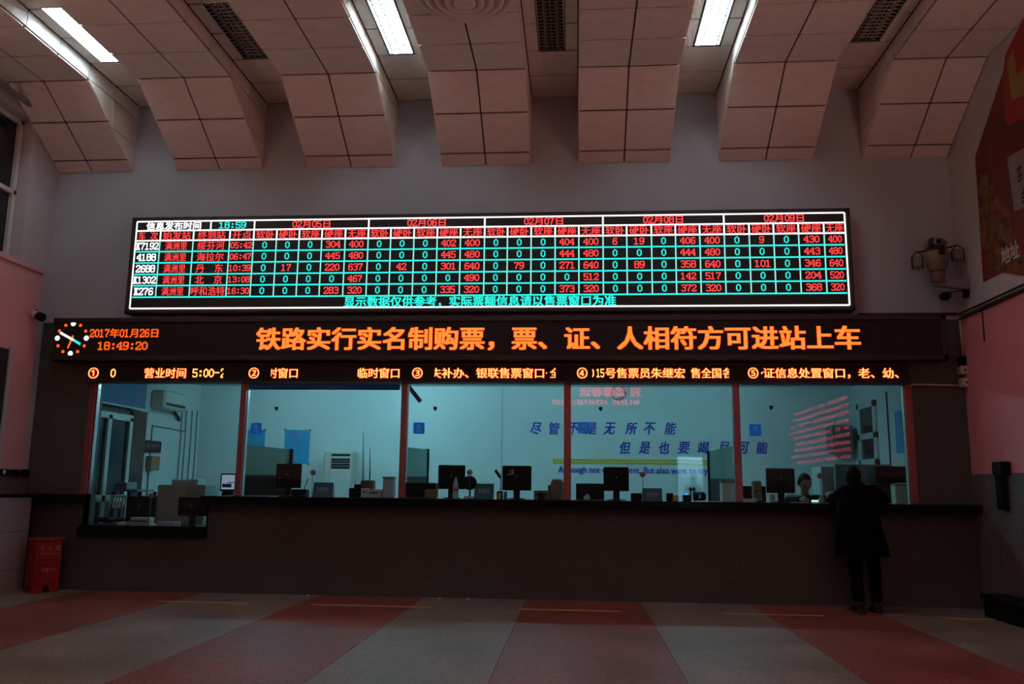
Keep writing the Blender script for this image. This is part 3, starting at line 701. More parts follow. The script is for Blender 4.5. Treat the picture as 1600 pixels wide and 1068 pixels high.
# --- window number strip
SY = -.09
s0, s1 = aY(135, 582, SY).x, aY(1423, 582, SY).x; zt2, zb2 = aY(760, 568, SY).z, aY(760, 598, SY).z
sb = empty('window_sign_strip', ((s0 + s1) / 2, SY, zb2), label='narrow LED strip with window numbers one to five above the glass', cat='led display')
MB().box((s0, SY + .01, zb2), (s1, -.002, zt2)).build('housing', M['ledbox'], sb)
MB().bbox((s0, SY - .02, zb2), (s1, SY + .02, zb2 + .018), .003).bbox((s0, SY - .02, zt2 - .018), (s1, SY + .02, zt2), .003).build('rail', M['ledbox'], sb)
MB().box((s0 + .02, SY + .001, zb2 + .018), (s1 - .02, SY + .01, zt2 - .018)).build('screen', M['ledbrown'], sb)
O = (0, SY, 0)
def st(T, o, d):
    z0 = lambda x: aY(x, 590.5, SY).z; z1 = lambda x: aY(x, 574.5, SY).z
    def crop(s, a, b_, ca, cb):     # a character cut off by the edge of its display field
        v0 = len(T.v); c(s, a, b_); xa, xb = aY(ca, 582, SY).x, aY(cb, 582, SY).x
        for i in range(v0, len(T.v)): T.v[i].x = min(max(T.v[i].x, xa), xb)
    def c(s, a, b_): T.cells(s, aY(a, 582, SY).x, aY(b_, 582, SY).x, z0((a + b_) / 2), z1((a + b_) / 2), o, d)
    def f(s, a, b_, i=0): T.fit(s, aY(a, 582, SY).x, aY(b_, 582, SY).x, z0((a + b_) / 2) + i, z1((a + b_) / 2) - i, o, d)
    for s, a in (('①', 138), ('②', 388.5), ('③', 644), ('④', 901.5), ('⑤', 1168.5)): f(s, a, a + 16.5, -.004)
    crop('0', 160, 177, 168.5, 171); f('0', 173, 181, .01)
    c('营业时间', 225, 292); f('5:00-', 301, 343, .01); crop('2', 344.5, 361, 345, 349)
    crop('时', 418, 434, 423.5, 434); c('窗口', 434, 467); c('临时窗口', 558, 626)
    crop('失', 673, 690, 679, 690); c('补办、银联售票窗口', 690, 852); f('.', 853, 855, .055); crop('全', 859, 876, 859, 868)
    crop('0', 920, 937, 925.5, 932); f('15', 932, 944, .01); c('号售票员朱继宏', 945, 1071); c('售全国', 1079, 1128); crop('各', 1129, 1146, 1129, 1139)
    f('·', 1189, 1191.5, .05); c('证信息处置窗口，老、幼、', 1192, 1416)
two(st, sb, E_['strip'], E_['stripred'], 'lettering', .05, .012)

LEDF[0] = False
# --- red boards that the photograph shows only as reflections in the glass, and an added one
def red_board(name, org, u, w_, h_, rows_, label, em='board'):
    u = Vector(u).normalized(); n = u.cross(Vector((0, 0, 1)))
    t = empty(name, org, label=label, cat='led display')
    o = Vector(org); c_ = [o, o + u * w_, o + u * w_ + Vector((0, 0, h_)), o + Vector((0, 0, h_))]
    MB().prism([p - n * .01 for p in c_], -n * .09).build('housing', M['ledbox'], t)
    T = Txt(o, u, (0, 0, 1))
    for (z0, z1, x0, x1, s) in rows_:
        if isinstance(s, str): T.fit(s, w_ * x0, w_ * x1, h_ * z0, h_ * z1, .03, .002)
        else: T.scribble(w_ * x0, w_ * x1, h_ * z0, h_ * z1, s, .002)
    T.parts('lettering', E_[em], t)
    return t
# board on the right wall
P = aX(1338, 722, 4.54); Q = aX(1338, 604, 4.54); Fr = aX(1232, 700, 4.54)
o = (4.54, -P.y, P.z); far_ = (4.54, -Fr.y, P.z)
u = (far_[0] - o[0], far_[1] - o[1], 0); w_ = math.hypot(u[0], u[1])
rws = [(.06 + .102 * k, .06 + .102 * k + .055, .03, random.uniform(.82, .97), 24) for k in range(9)]
red_board('notice_board', o, u, w_, Q.z - P.z, rws, 'red LED notice board with nine text rows, on the right wall')
# banner over the entrance on the rear wall
P = aY(1006, 634, 16.8); Q = aY(858, 603, 16.8)
w_ = P.x - Q.x; h_ = Q.z - P.z
red_board('banner_board', (P.x, -16.8, P.z), (-1, 0, 0), w_, h_, [(.48, .98, .02, .68, '迎 温馨春运'), (.05, .36, .03, .97, 22)], 'red LED banner board high on the rear wall above the entrance')

red_board('added_display_board', (3.2, -16.85, 4.9), (-1, 0, 0), 8.0, 1.2, [(.08, .92, .02, .98, 9)], 'wide red LED display high on the rear wall above the banner', 'display')  # unseen display added to give the hall its warm red glow
# ================================================================== OFFICE behind the glass
OB = 4.6
OXL = aY(309, 700, OB).x; OXR = aY(1333, 680, OB).x
OZ = .35; OC = aY(900, 604, OB).z
of = MB().box((XL - .2, TH, OZ - .1), (XR + .2, OB + .2, OZ)).build('floor_office', M['officefloor'], kind='structure')
owb = MB().box((XL - .2, OB, OZ), (XR + .2, OB + .15, OC + .3)).build('wall_office_back', M['officewall'], kind='structure')
MB().box((aY(784, 700, OB).x - .004, OB - .006, OZ), (aY(784, 700, OB).x + .004, OB, OC)).build('wall_joint', M['grey'], owb)
MB().bbox((OXL, OB - .02, OZ), (OXR, OB, OZ + .12)).build('baseboard', M['cream'], owb)
MB().box((OXL - .15, TH, OZ), (OXL, OB + .1, OC + .3)).build('wall_office_left', M['officewall'], kind='structure')
MB().box((OXR, TH, OZ), (OXR + .15, OB + .1, OC + .3)).build('wall_office_right', M['officewall'], kind='structure')
MB().box((XL - .2, TH, OC), (XR + .2, OB + .2, OC + .12)).build('ceiling_office', M['officewall'], kind='structure')
for i, (x, y) in enumerate(((-4.9, 2.6), (-2.8, 3.1), (-.5, 2.3), (2.0, 2.2))):
    t = empty('office_light', (x, y, OC), label='office fluorescent batten on the ceiling behind the glass, %s from the left' % ('first', 'second', 'third', 'fourth')[i], cat='ceiling light')
    MB().bbox((x - .6, y - .05, OC - .05), (x + .6, y + .05, OC)).build('housing', M['whiteplastic'], t)
    MB().cyl((x - .58, y, OC - .075), (x + .58, y, OC - .075), .016, 8).build('tube', E_['otube'], t)

# inner counters
t = empty('inner_counter', (1, .45, WB), label='long office counter behind ticket windows two to five', cat='counter')
MB().bbox((LX1 + .02, TH + .005, WB - .04), (OXR - .1, .85, WB - .005)).build('worktop', M['cream'], t)
MB().box((LX1 + .02, TH + .01, OZ), (OXR - .1, TH + .04, WB - .04)).build('front_panel', M['darkgrey'], t)
t = empty('low_desk', (-5.4, .5, LZ0), label='low dark desk behind the lowered glazed bay of window one', cat='desk')
MB().bbox((OXL + .02, TH + .005, LZ0 - .06), (LX1, .85, LZ0 - .02)).build('desktop', M['darkgrey'], t)
MB().box((OXL + .02, TH + .01, OZ), (LX1, TH + .04, LZ0 - .06)).build('desk_panel', M['darkgrey'], t)
DZ = LZ0 - .02; KZ = WB - .005

def pbox(T, x0, y0, x1, y1, Y, d, e=.008, zb=None):
    """box whose front face fills the seen outline at depth Y"""
    a = aY(x0, (y0 + y1) / 2, Y).x; b_ = aY(x1, (y0 + y1) / 2, Y).x
    zt_ = aY((x0 + x1) / 2, y0, Y).z; zz = aY((x0 + x1) / 2, y1, Y).z if zb is None else zb
    T.bbox((a, Y, zz), (b_, Y + d, zt_), e); return (a, b_, zz, zt_)
def cen(x, y, Y): return aY(x, y, Y)

def monitor(x0, y0, x1, y1, Y, label, base=KZ, mark=True, rz=0):
    a = aY(x0, y0, Y); b_ = aY(x1, y1, Y); cx = (a.x + b_.x) / 2
    t = empty('monitor', (cx, Y + .05, base), label=label, cat='monitor', group='office monitors')
    MB().bbox((a.x, Y, b_.z), (b_.x, Y + .045, a.z), .008).build('monitor_back', M['black'], t)
    MB().bbox((a.x + .05, Y - .03, b_.z + .06), (b_.x - .05, Y + .005, a.z - .09), .02).build('back_bulge', M['black'], t)
    MB().box((a.x + .012, Y + .045, b_.z + .02), (b_.x - .012, Y + .047, a.z - .012)).build('screen', M['voidglass'], t)
    MB().bbox((cx - .04, Y, base + .01), (cx + .04, Y + .03, b_.z + .08), .006).build('stand', M['black'], t)
    MB().lathe((cx, Y + .04, base), [(.12, 0), (.12, .008), (.03, .018)], 20).build('foot', M['black'], t)
    if mark: 
        k = Txt((0, Y - .032, 0)); k.disc(cx, (a.z + b_.z) / 2 + .02, .012, 10); k.build('maker_mark', M['grey'], t)
    return t
MZ = [(432, 724, 469, 762, 'black monitor behind window two beside the frosted screen'), (685, 726, 726, 764, 'black monitor behind window three next to the water bottle'),
      (785, 727, 830, 766, 'black monitor with small pale mark behind window three, right side'), (943, 729, 983, 767, 'black monitor in front of the wall lettering behind window four'),
      (1197, 731, 1243, 770, 'black monitor to the left of the seated clerk')]
for q in MZ: monitor(*q[:4], .42, q[4])
a = aY(798, 738, .38)
k = Txt((0, .385, 0)); k.fit('12', aY(797, 737, .385).x, aY(803, 737, .385).x, aY(800, 739, .385).z, aY(800, 733, .385).z, .03); k.rect(aY(792, 739, .385).x, aY(802, 739, .385).x, aY(800, 741, .385).z, aY(800, 740, .385).z)
k.build('pale_mark', M['white'], [o_ for o_ in COL.objects if o_.get('label', '').startswith('black monitor with small pale')][0])
monitor(198, 775, 240, 812, .55, 'black monitor on the low desk behind window one, near the slatted chair', DZ)
monitor(279, 776, 323, 806, .32, 'black monitor on the low desk at the right end of the lowered bay', DZ)
# lit monitor facing the hall
a = aY(345, 739, .9); b_ = aY(367, 767, .9); cx = (a.x + b_.x) / 2
t = empty('lit_monitor', (cx, .92, KZ), label='small lit monitor showing a picture, against the first mullion', cat='monitor')
MB().bbox((a.x, .9, b_.z), (b_.x, .94, a.z), .006).build('monitor_body', M['black'], t)
MB().box((a.x + .02, .896, b_.z + .025), (b_.x - .012, .9, a.z - .02)).build('lit_screen', E_['screen'], t)
sp = Txt((0, .894, 0)); sp.rect(a.x + .03, b_.x - .05, b_.z + .05, b_.z + .10); sp.rect(a.x + .1, b_.x - .02, b_.z + .11, b_.z + .12); sp.build('dark_picture', M['tealsign'], t)
MB().bbox((cx - .07, .88, DZ), (cx + .07, .98, b_.z), .01).build('stand', M['black'], t)

# desk signs and no-smoking paddles
def desk_sign(x0, y0, x1, y1, Y, where):
    a = aY(x0, y0, Y); b_ = aY(x1, y1, Y); t = empty('desk_sign', ((a.x + b_.x) / 2, Y, KZ), label='teal desk sign with pale letters, ' + where, cat='sign', group='teal desk signs')
    MB().prism([(a.x, Y, KZ), (a.x, Y + .10, KZ), (a.x, Y + .05, a.z)], (b_.x - a.x, 0, 0)).build('sign_body', M['tealsign'], t)
    zc = (KZ + a.z) / 2; yf = Y + .05 * (zc - .02 - KZ) / (a.z - KZ) - .004
    T = Txt((0, yf - .004, 0)); T.fit('暂停服务', a.x + .05, b_.x - .05, zc - .025, zc + .03, .01); T.build('lettering', M['whiteplastic'], t)
desk_sign(489, 753, 519, 771, .30, 'behind window two'); desk_sign(741, 755, 771, 774, .30, 'behind window three')
desk_sign(1004, 762, 1035, 777, .30, 'behind window four')
def paddle(x, y, where, Y=.28, base=KZ):
    c = aY(x, y, Y); t = empty('no_smoking_sign', (c.x, Y, base), label='round no smoking sign on a thin stalk, ' + where, cat='sign', group='no smoking signs')
    MB().cyl((c.x, Y + .005, base), (c.x, Y + .005, c.z), .004, 6).build('stalk', M['grey'], t)
    MB().lathe((c.x, Y, c.z), [(.036, -.003), (.036, .003)], 20, 'Y').build('disc', M['whiteplastic'], t)
    T = Txt((c.x, Y - .0045, c.z)); n = 20
    for k in range(n):
        a1_, a2_ = 2 * PI * k / n, 2 * PI * (k + 1) / n
        T.seg(.030 * math.cos(a1_), .030 * math.sin(a1_), .030 * math.cos(a2_), .030 * math.sin(a2_), .010)
    T.seg(-.022, .022, .022, -.022, .008); T.build('red_ring', M['redprint'], t)
    T = Txt((c.x, Y - .0040, c.z)); T.rect(-.016, .016, -.005, .004); T.build('cigarette', M['black'], t)
paddle(489, 738, 'behind window two'); paddle(734, 737.5, 'behind window three'); paddle(1004, 741, 'behind window four')
paddle(1281, 743, 'behind window five by the clerk'); paddle(236, 774, 'in the lowered bay of window one', .3, DZ)

# stickers on the glass
def pay_sticker(x, y, where):
    c = aY(x, y, .05); r = .072; t = empty('payment_sticker', (c.x, .05, c.z - r), label='blue square payment sticker with pale emblem on the glass of window ' + where, cat='sticker', group='blue stickers on the glass')
    pts = []
    for (sx, sz, a0_) in ((1, 1, 0), (-1, 1, 90), (-1, -1, 180), (1, -1, 270)):
        for k in range(5):
            a_ = math.radians(a0_ + 22.5 * k); pts.append((c.x + sx * (r - .018) + .018 * math.cos(a_), .053, c.z + sz * (r - .018) + .018 * math.sin(a_)))
    MB().add(pts, [list(range(len(pts)))]).build('sticker', M['film'], t)
    T = Txt((c.x, .049, c.z)); T.fit('支', -.028, .028, -.012, .05, .02); T.fit('支付宝', -.033, .033, -.045, -.025, .01); T.parts('emblem', M['filmwhite'], t)
for x, y, w_ in ((400, 669, 'two'), (654.5, 668.5, 'three'), (912, 668, 'four'), (1180, 671.5, 'five')): pay_sticker(x, y, w_)
for x, y, w_ in ((432, 638, 'two'), (680, 638, 'three'), (938.5, 638.5, 'four'), (1205, 636.5, 'five')):
    c = aY(x, y, .05); T = MB(); T.prism([(c.x - .022, .053, c.z + .024), (c.x + .022, .053, c.z + .024), (c.x + .022, .053, c.z - .006), (c.x, .053, c.z - .032), (c.x - .022, .053, c.z - .006)], (0, -.006, 0))
    t = T.build('shield_badge', M['darkgrey'], label='small dark shield badge stuck on the glass of window ' + w_, cat='sticker', group='shield badges on the glass')

# window two: partition, posters, standing air conditioner, router
def partition(x0, x1, yt0, yt1, yb, Y0, Y1, px0, px1, label, side=1):
    """frosted screen running away from the glass, with a dark post at its open end"""
    a = aY(x0, (yt0 + yb) / 2, Y0); b_ = aY(x1, (yt1 + yb) / 2, Y1)
    t = empty('partition_screen', ((a.x + b_.x) / 2, (Y0 + Y1) / 2, OZ), label=label, cat='partition', group='frosted desk partitions')
    za0, za1 = aY(x0, yt0, Y0).z, aY(x1, yt1, Y1).z; zb0, zb1 = aY(x0, yb, Y0).z, aY(x1, yb, Y1).z
    zt_ = min(za0, za1) + abs(za0 - za1) * .5; zm = (zb0 + zb1) / 2
    d = Vector((b_.x - a.x, Y1 - Y0, 0)).normalized(); n = Vector((d.y, -d.x, 0)) * .012
    P = lambda q, z: Vector((q.x, q.y, z))
    A, B = Vector((a.x, Y0, 0)), Vector((b_.x, Y1, 0))
    MB().prism([P(A, zb0) - n, P(B, zb1) - n, P(B, za1) - n, P(A, za0) - n], 2 * n).build('frosted_panel', M['frosted'], t)
    MB().prism([P(A, OZ) - n * 1.5, P(B, OZ) - n * 1.5, P(B, zb1) - n * 1.5, P(A, zb0) - n * 1.5], 3 * n).build('lower_panel', M['darkgrey'], t)
    E1 = B if side > 0 else A; zz = za1 if side > 0 else za0
    MB().bbox((E1.x - .03, E1.y - .03, OZ), (E1.x + .03, E1.y + .03, zz + .01), .004).build('end_post', M['black'], t)
partition(383, 454, 694, 702, 742, 1.0, 1.55, 0, 0, 'frosted green partition with a dark end post behind window two')
partition(633, 667, 698, 702, 744, .9, 1.9, 0, 0, 'narrow frosted partition at the left of window three')
partition(1109, 1147, 705, 696, 748, 1.75, .75, 0, 0, 'frosted partition with dark post by the last mullion, window four', -1)

def wall_poster(x0, y0, x1, y1, where):
    Y = OB - .012; a = aY(x0, y0, Y); b_ = aY(x1, y1, Y); t = empty('wall_poster', ((a.x + b_.x) / 2, OB, b_.z), label='blue notice with red and green printed rows ' + where, cat='poster')
    MB().box((a.x, Y, b_.z), (b_.x, OB, a.z)).build('sheet', M['blue'], t)
    MB().box((a.x - .05, OB - .004, b_.z - .08), (b_.x + .05, OB - .001, a.z + .05)).build('clear_holder', M['officewall'], t)
    w_ = b_.x - a.x; h_ = a.z - b_.z; T = Txt((a.x, Y - .003, b_.z))
    T.rect(.2 * w_, .8 * w_, .90 * h_, .915 * h_)
    for z, ww in ((.78, .14), (.67, .10), (.61, .08)): T.scribble((.5 - ww) * w_, (.5 + ww) * w_, z * h_, (z + .05) * h_, 3)
    for x in (.15, .45, .75): T.scribble(x * w_, (x + .11) * w_, .49 * h_, .52 * h_, 2)
    T.build('red_print', M['redprint'], t)
    T = Txt((a.x, Y - .003, b_.z))
    for z in (.40, .30, .20, .10): T.scribble(.38 * w_, .5 * w_, z * h_, (z + .035) * h_, 2)
    T.build('green_print', M['yellowprint'], t)
    for (x, z) in ((a.x, a.z), (b_.x, a.z), (b_.x, b_.z)): MB().cyl((x, OB, z), (x, Y - .01, z), .02, 8).build('holder_stud', M['grey'], t)
wall_poster(445.5, 671, 482, 724.5, 'in the middle of window two'); wall_poster(374, 671, 411.5, 724, 'half hidden behind the frosted partition')

Y = OB - .42; a = aY(515, 703, Y); b_ = aY(548, 771, Y); xl_ = aY(499, 740, Y).x
t = empty('standing_air_conditioner', ((a.x + b_.x) / 2, Y + .2, OZ), label='tall cream floor standing air conditioner with louvred top against the office wall', cat='air conditioner')
MB().bbox((a.x - .10, Y, OZ), (b_.x, OB - .02, a.z), .03).build('body', M['cream'], t)
hh = a.z - b_.z
for k, (f0, f1) in enumerate(((.08, .13), (.19, .235), (.25, .29), (.31, .355), (.37, .42))):
    MB().bbox((a.x + .04, Y - .012, a.z - hh * f1), (b_.x - .04, Y + .01, a.z - hh * f0), .004).build('louvre', M['darkgrey'], t)
MB().bbox((a.x + .02, Y - .008, OZ + .1), (b_.x - .02, Y + .01, a.z - hh * .45), .006).build('front_panel', M['whiteplastic'], t)

t = empty('router', (cen(572, 755, .6).x, .6, KZ), label='pale box router with two upright aerials behind window two', cat='router')
q = MB(); e_ = pbox(q, 563, 750, 583, 763, .6, .14, zb=KZ); q.build('router_body', M['brownbox'], t)
for x, yt in ((567.5, 675), (578, 700)):
    p0 = aY(x - .5, 752, .62); p1 = aY(x, yt, .62); MB().tube([(p0.x, .62, p0.z - .02), (p0.x, .62, p0.z + .12), (p1.x, .62, p1.z)], [.010, .008, .003], 6).build('aerial', M['grey'], t)
def item(name, x0, y0, x1, y1, Y, d, m, label, cat, zb=KZ, e=.01, extra=None, group=None):
    q = MB(); r = pbox(q, x0, y0, x1, y1, Y, d, e, zb)
    t = empty(name, ((r[0] + r[1]) / 2, Y + d / 2, r[2]), label=label, cat=cat, group=group)
    q.build('body', m, t)
    if extra: extra(t, *r, Y)
    return t
def lidded(t, a, b_, z0, z1, Y): MB().bbox((a - .006, Y - .008, z1 - .02), (b_ + .006, Y + .12, z1 + .006), .004).build('lid', M['grey'], t)
def slotf(t, a, b_, z0, z1, Y): MB().box((a + .02, Y - .003, (z0 + z1) / 2), (b_ - .02, Y + .002, (z0 + z1) / 2 + .014)).build('slot', M['darkgrey'], t)
item('card_reader', 545, 762, 563, 767, .4, .12, M['black'], 'low black card reader left of the router', 'device', extra=slotf)
item('card_reader', 553, 756, 563, 762, .55, .08, M['black'], 'small raised black box behind the low card reader', 'device', extra=slotf)
item('tape_dispenser', 564, 762, 575, 769, .3, .09, M['whiteplastic'], 'small white dispenser in front of the router', 'device', extra=slotf)
item('paper_tray', 575, 764, 594, 770, .34, .2, M['paper'], 'flat white paper tray right of the router', 'tray', extra=slotf)
item('file_box', 598, 745, 615, 770, .45, .14, M['paper'], 'upright pale file box near the second mullion', 'box', extra=lidded)
# gooseneck microphone and base
def mic(x0, y0, x1, y1, where, Y=.14):
    a = aY(x0, y0, Y); b_ = aY(x1, y1, Y); t = empty('microphone', (a.x, Y, KZ), label='black gooseneck microphone on a round base ' + where, cat='microphone')
    MB().lathe((a.x, Y, KZ), [(.05, 0), (.05, .015), (.03, .03)], 16).build('base', M['black'], t)
    m_ = Vector((a.x * .6 + b_.x * .4, Y, KZ + (b_.z - KZ) * .6)); 
    MB().tube([(a.x, Y, KZ + .03), m_, (b_.x, Y, b_.z)], [.006, .005, .007], 6).build('neck', M['black'], t)
mic(473, 770, 482, 747, 'behind window two'); mic(1187, 775, 1180, 768, 'beside the monitor of window five')
item('telephone', 455, 764, 478, 770, .26, .15, M['black'], 'black desk telephone at the foot of the window two monitor', 'telephone', extra=slotf)

# window three
def bottle(x, yt, yb, Y, label, tall=True):
    c = aY(x, (yt + yb) / 2, Y); zt_ = aY(x, yt, Y).z; H = zt_ - KZ; t = empty('water_bottle', (c.x, Y, KZ), label=label, cat='bottle')
    r = .036
    MB().lathe((c.x, Y, KZ), [(r * .9, 0), (r, .01), (r, H * .25), (r * .93, H * .28), (r, H * .31), (r, H * .62), (r * .5, H * .86), (r * .36, H * .88), (r * .36, H * .92)], 18).build('bottle_body', M['paper'] if tall else M['bottleglass'], t)
    MB().lathe((c.x, Y, KZ + H * .92), [(r * .42, 0), (r * .42, H * .08)], 14).build('cap', M['yellow'], t)
    MB().lathe((c.x, Y, KZ), [(r * 1.02, H * .34), (r * 1.02, H * .58)], 18).build('wrapper', M['panel'], t)
bottle(712, 745, 772, .28, 'clear water bottle with a yellow cap before the window three monitor')
t = empty('desk_fan', (cen(734, 757, .36).x, .36, KZ), label='small round black desk fan on a white foot behind window three', cat='fan')
c = aY(734, 754, .36)
MB().lathe((c.x, .36, c.z), [(.07, -.02), (.09, -.01), (.09, .03), (.05, .06)], 22, 'Y').build('fan_head', M['black'], t)
MB().lathe((c.x, .33, c.z), [(.025, -.004), (.025, .004)], 12, 'Y').build('fan_hub', M['darkgrey'], t)
MB().cyl((c.x, .38, KZ), (c.x, .38, c.z - .05), .012, 8).build('fan_stem', M['black'], t)
MB().bbox((c.x - .07, .30, KZ), (c.x + .06, .46, KZ + .03), .01).build('fan_foot', M['whiteplastic'], t)
c = aY(778, 745, .5); t = empty('desk_camera', (c.x, .5, KZ), label='small tilted camera on a stem between the two window three monitors', cat='camera')
p0, p1 = aY(774, 734, .5), aY(782, 746, .5)
MB().tube([(p0.x, .5, p0.z), (p1.x, .5, p1.z)], .020, 10).build('camera_head', M['darkgrey'], t)
MB().cyl((p1.x, .52, KZ), (p1.x, .52, p1.z), .007, 6).build('stem', M['whiteplastic'], t)
MB().lathe((p1.x, .52, KZ), [(.05, 0), (.05, .01)], 14).build('foot', M['whiteplastic'], t)
item('stapler', 776, 767, 785, 772, .3, .1, M['darkgrey'], 'dark stapler beside the teal sign of window three', 'stapler')
item('glue_pot', 777.5, 770, 782.5, 774, .22, .04, M['yellow'], 'tiny yellow pot in front of the stapler, window three', 'pot')
item('blue_tin', 787, 767, 792, 771.5, .3, .05, M['bluesign'], 'tiny blue tin at the foot of the marked monitor', 'tin')
item('ticket_printer', 834, 766, 858, 775, .32, .2, M['grey'], 'low grey ticket printer right of the marked monitor', 'printer', extra=slotf)
item('card_terminal', 840, 769, 850, 774, .2, .08, M['black'], 'small black card terminal before the grey ticket printer', 'device')
item('folded_cloth', 663, 764, 682, 770, .3, .15, M['brownbox'], 'folded brown cloth left of the window three monitor', 'cloth', e=.02)
item('till_printer', 634, 754, 681, 768, .55, .2, M['black'], 'wide black printer behind the left corner of window three', 'printer', extra=slotf)
c0 = aY(871, 760, .35); H = aY(871, 748, .35).z - KZ
t = empty('storage_jar', (c0.x, .35, KZ), label='large pale storage jar beside the third mullion', cat='jar')
MB().lathe((c0.x, .35, KZ), [(.07, 0), (.085, .02), (.085, H * .85), (.06, H * .93)], 20).build('jar_body', M['brownbox'], t)
MB().lathe((c0.x, .35, KZ + H * .93), [(.065, 0), (.065, H * .07)], 18).build('jar_lid', M['whiteplastic'], t)
item('paper_cup', 856, 757, 862, 774, .4, .05, M['brownbox'], 'small pale cup left of the storage jar', 'cup')
# tube camera hanging at the top of window three
p0, p1 = aY(638, 603, .6), aY(657, 627, .6)
t = empty('office_camera', (p0.x, .6, p0.z), label='grey tube camera hanging at the top left of window three', cat='camera')
MB().tube([(p0.x, .6, p0.z + .15), (p0.x, .6, p0.z), (p1.x, .6, p1.z)], .030, 10).build('camera_tube', M['grey'], t)
MB().cyl((p0.x, .6, p0.z + .1), (p0.x, .6, OC), .012, 6).build('hanger', M['grey'], t)

# window four: wall lettering, clock, printer
T = empty('wall_slogan', (aY(1000, 700, OB).x, OB, aY(1000, 720, OB).z), label='blue brush lettering slogan in two rows with gold double line on the office wall', cat='lettering')
Yl = OB - .012; r1 = Txt((0, Yl, 0))
def wch(s, x, y, w_=17, h_=19): r1.fit(s, aY(x - w_ / 2, y, Yl).x, aY(x + w_ / 2, y, Yl).x, aY(x, y + h_ / 2, Yl).z, aY(x, y - h_ / 2, Yl).z, .025, 0, .18)
for s, x in zip('尽管不是无所不能', (836, 864, 894, 922, 951, 985, 1013, 1046)): wch(s, x, 669)
for s, x in zip('但是也要竭尽可能', (975, 1006, 1036, 1067, 1097, 1130, 1160, 1189)): wch(s, x, 699)
r1.fit('Although not omnipotent. But also want to try', aY(872, 735, Yl).x, aY(1106, 736, Yl).x, aY(990, 742, Yl).z, aY(990, 729, Yl).z, .02)
r1.parts('letter', M['navy'], T)
for ya, yb_ in ((716.5, 719.5), (721, 724)):
    MB().box((aY(864, 720, Yl).x, Yl, aY(900, yb_, Yl).z), (aY(1116, 720, Yl).x, OB, aY(900, ya, Yl).z)).build('gold_line', M['gold'], T)
c = aY(966, 614, OB); t = empty('wall_clock', (c.x, OB - .03, c.z), label='round wall clock with a thin black rim behind window four', cat='clock')
MB().lathe((c.x, OB - .02, c.z), [(.118, -.02), (.118, .02)], 28, 'Y').build('clock_face', M['officewall'], t)
rr = MB(); n = 32
rr.tube([(c.x + .122 * math.cos(2 * PI * k / n), OB - .03, c.z + .122 * math.sin(2 * PI * k / n)) for k in range(n + 1)], .008, 6); rr.build('rim', M['black'], t)
T = Txt((c.x, OB - .042, c.z)); T.seg(0, 0, -.045, .05, .008); T.seg(0, 0, .07, .03, .006); T.build('clock_hands', M['black'], t)
item('line_printer', 900, 755, 944, 773, .6, .3, M['black'], 'wide black printer left of the window four monitor', 'printer', extra=slotf)
c = aY(917, 772, .28); t = empty('plush_ball', (c.x, .28, KZ), label='small round cream plush figure on the counter of window four', cat='toy')
MB().ell((c.x, .28, KZ + .03), (.042, .035, .03)).build('plush_body', M['cream'], t)
MB().ell((c.x + .005, .27, KZ + .062), (.02, .02, .018)).build('plush_head', M['cream'], t)
item('keypad', 986, 770, 1003, 776, .25, .1, M['black'], 'black keypad left of the teal sign of window four', 'device')
item('desk_phone', 1042, 770, 1052, 776, .3, .1, M['black'], 'black phone right of the teal sign of window four', 'telephone')
item('yellow_tube', 1052, 773, 1060, 777, .25, .05, M['yellow'], 'small yellow object on the counter of window four', 'tube')
item('blue_light', 1070, 769, 1075, 773, .3, .03, E_['blueled'], 'tiny device glowing blue behind window four', 'device', zb=aY(1072, 773, .3).z, extra=lambda t, a, b_, z0, z1, Y: MB().bbox((a - .03, Y - .01, KZ), (b_ + .03, Y + .05, z0), .004).build('device_base', M['black'], t))
def chair(x0, y0, x1, y1, Y, label, slats=0, m=None):
    m = m or M['black']; a = aY(x0, y0, Y); b_ = aY(x1, y1, Y); cx = (a.x + b_.x) / 2; w_ = b_.x - a.x; sz = OZ + (.45 if not slats else .12)
    t = empty('office_chair', (cx, Y, OZ), label=label, cat='chair')
    if slats:
        MB().bbox((a.x, Y, a.z - .03), (b_.x, Y + .03, a.z), .008).build('top_rail', m, t)
        for k in range(slats): 
            xx = a.x + .015 + (w_ - .03) * k / (slats - 1); MB().bbox((xx - .012, Y + .005, b_.z), (xx + .012, Y + .025, a.z - .02), .004).build('slat', m, t)
    else: MB().bbox((a.x, Y, b_.z), (b_.x, Y + .06, a.z), .03).build('backrest', m, t)
    sb_ = min(b_.z, OZ + .5)
    MB().bbox((a.x, Y - .40, sb_ - .06), (b_.x, Y + .03, sb_), .02).build('seat', M['black'], t)
    for sx in (a.x + .03, b_.x - .03):
        for yy in (Y - .36, Y): MB().cyl((sx, yy, OZ), (sx, yy, sb_ - .05), .014, 8).build('leg', M['black'], t)
    for sx in (a.x + .03, b_.x - .03): MB().cyl((sx, Y + .02, sb_ - .03), (sx, Y + .02, b_.z + .05), .012, 8).build('back_post', M['black'], t)
chair(1083, 768, 1104, 782, 1.4, 'low black office chair back behind window four')
chair(1076, 762, 1088, 766, 2.0, 'black chair headrest further back behind window four')
chair(171, 773, 196, 794, 1.12, 'white slatted chair seen through the lowered bay of window one', 6, M['whiteplastic'])
item('file_box', 1128, 752, 1148, 776, .4, .16, M['paper'], 'pale upright file box by the partition of window four', 'box', extra=lidded)

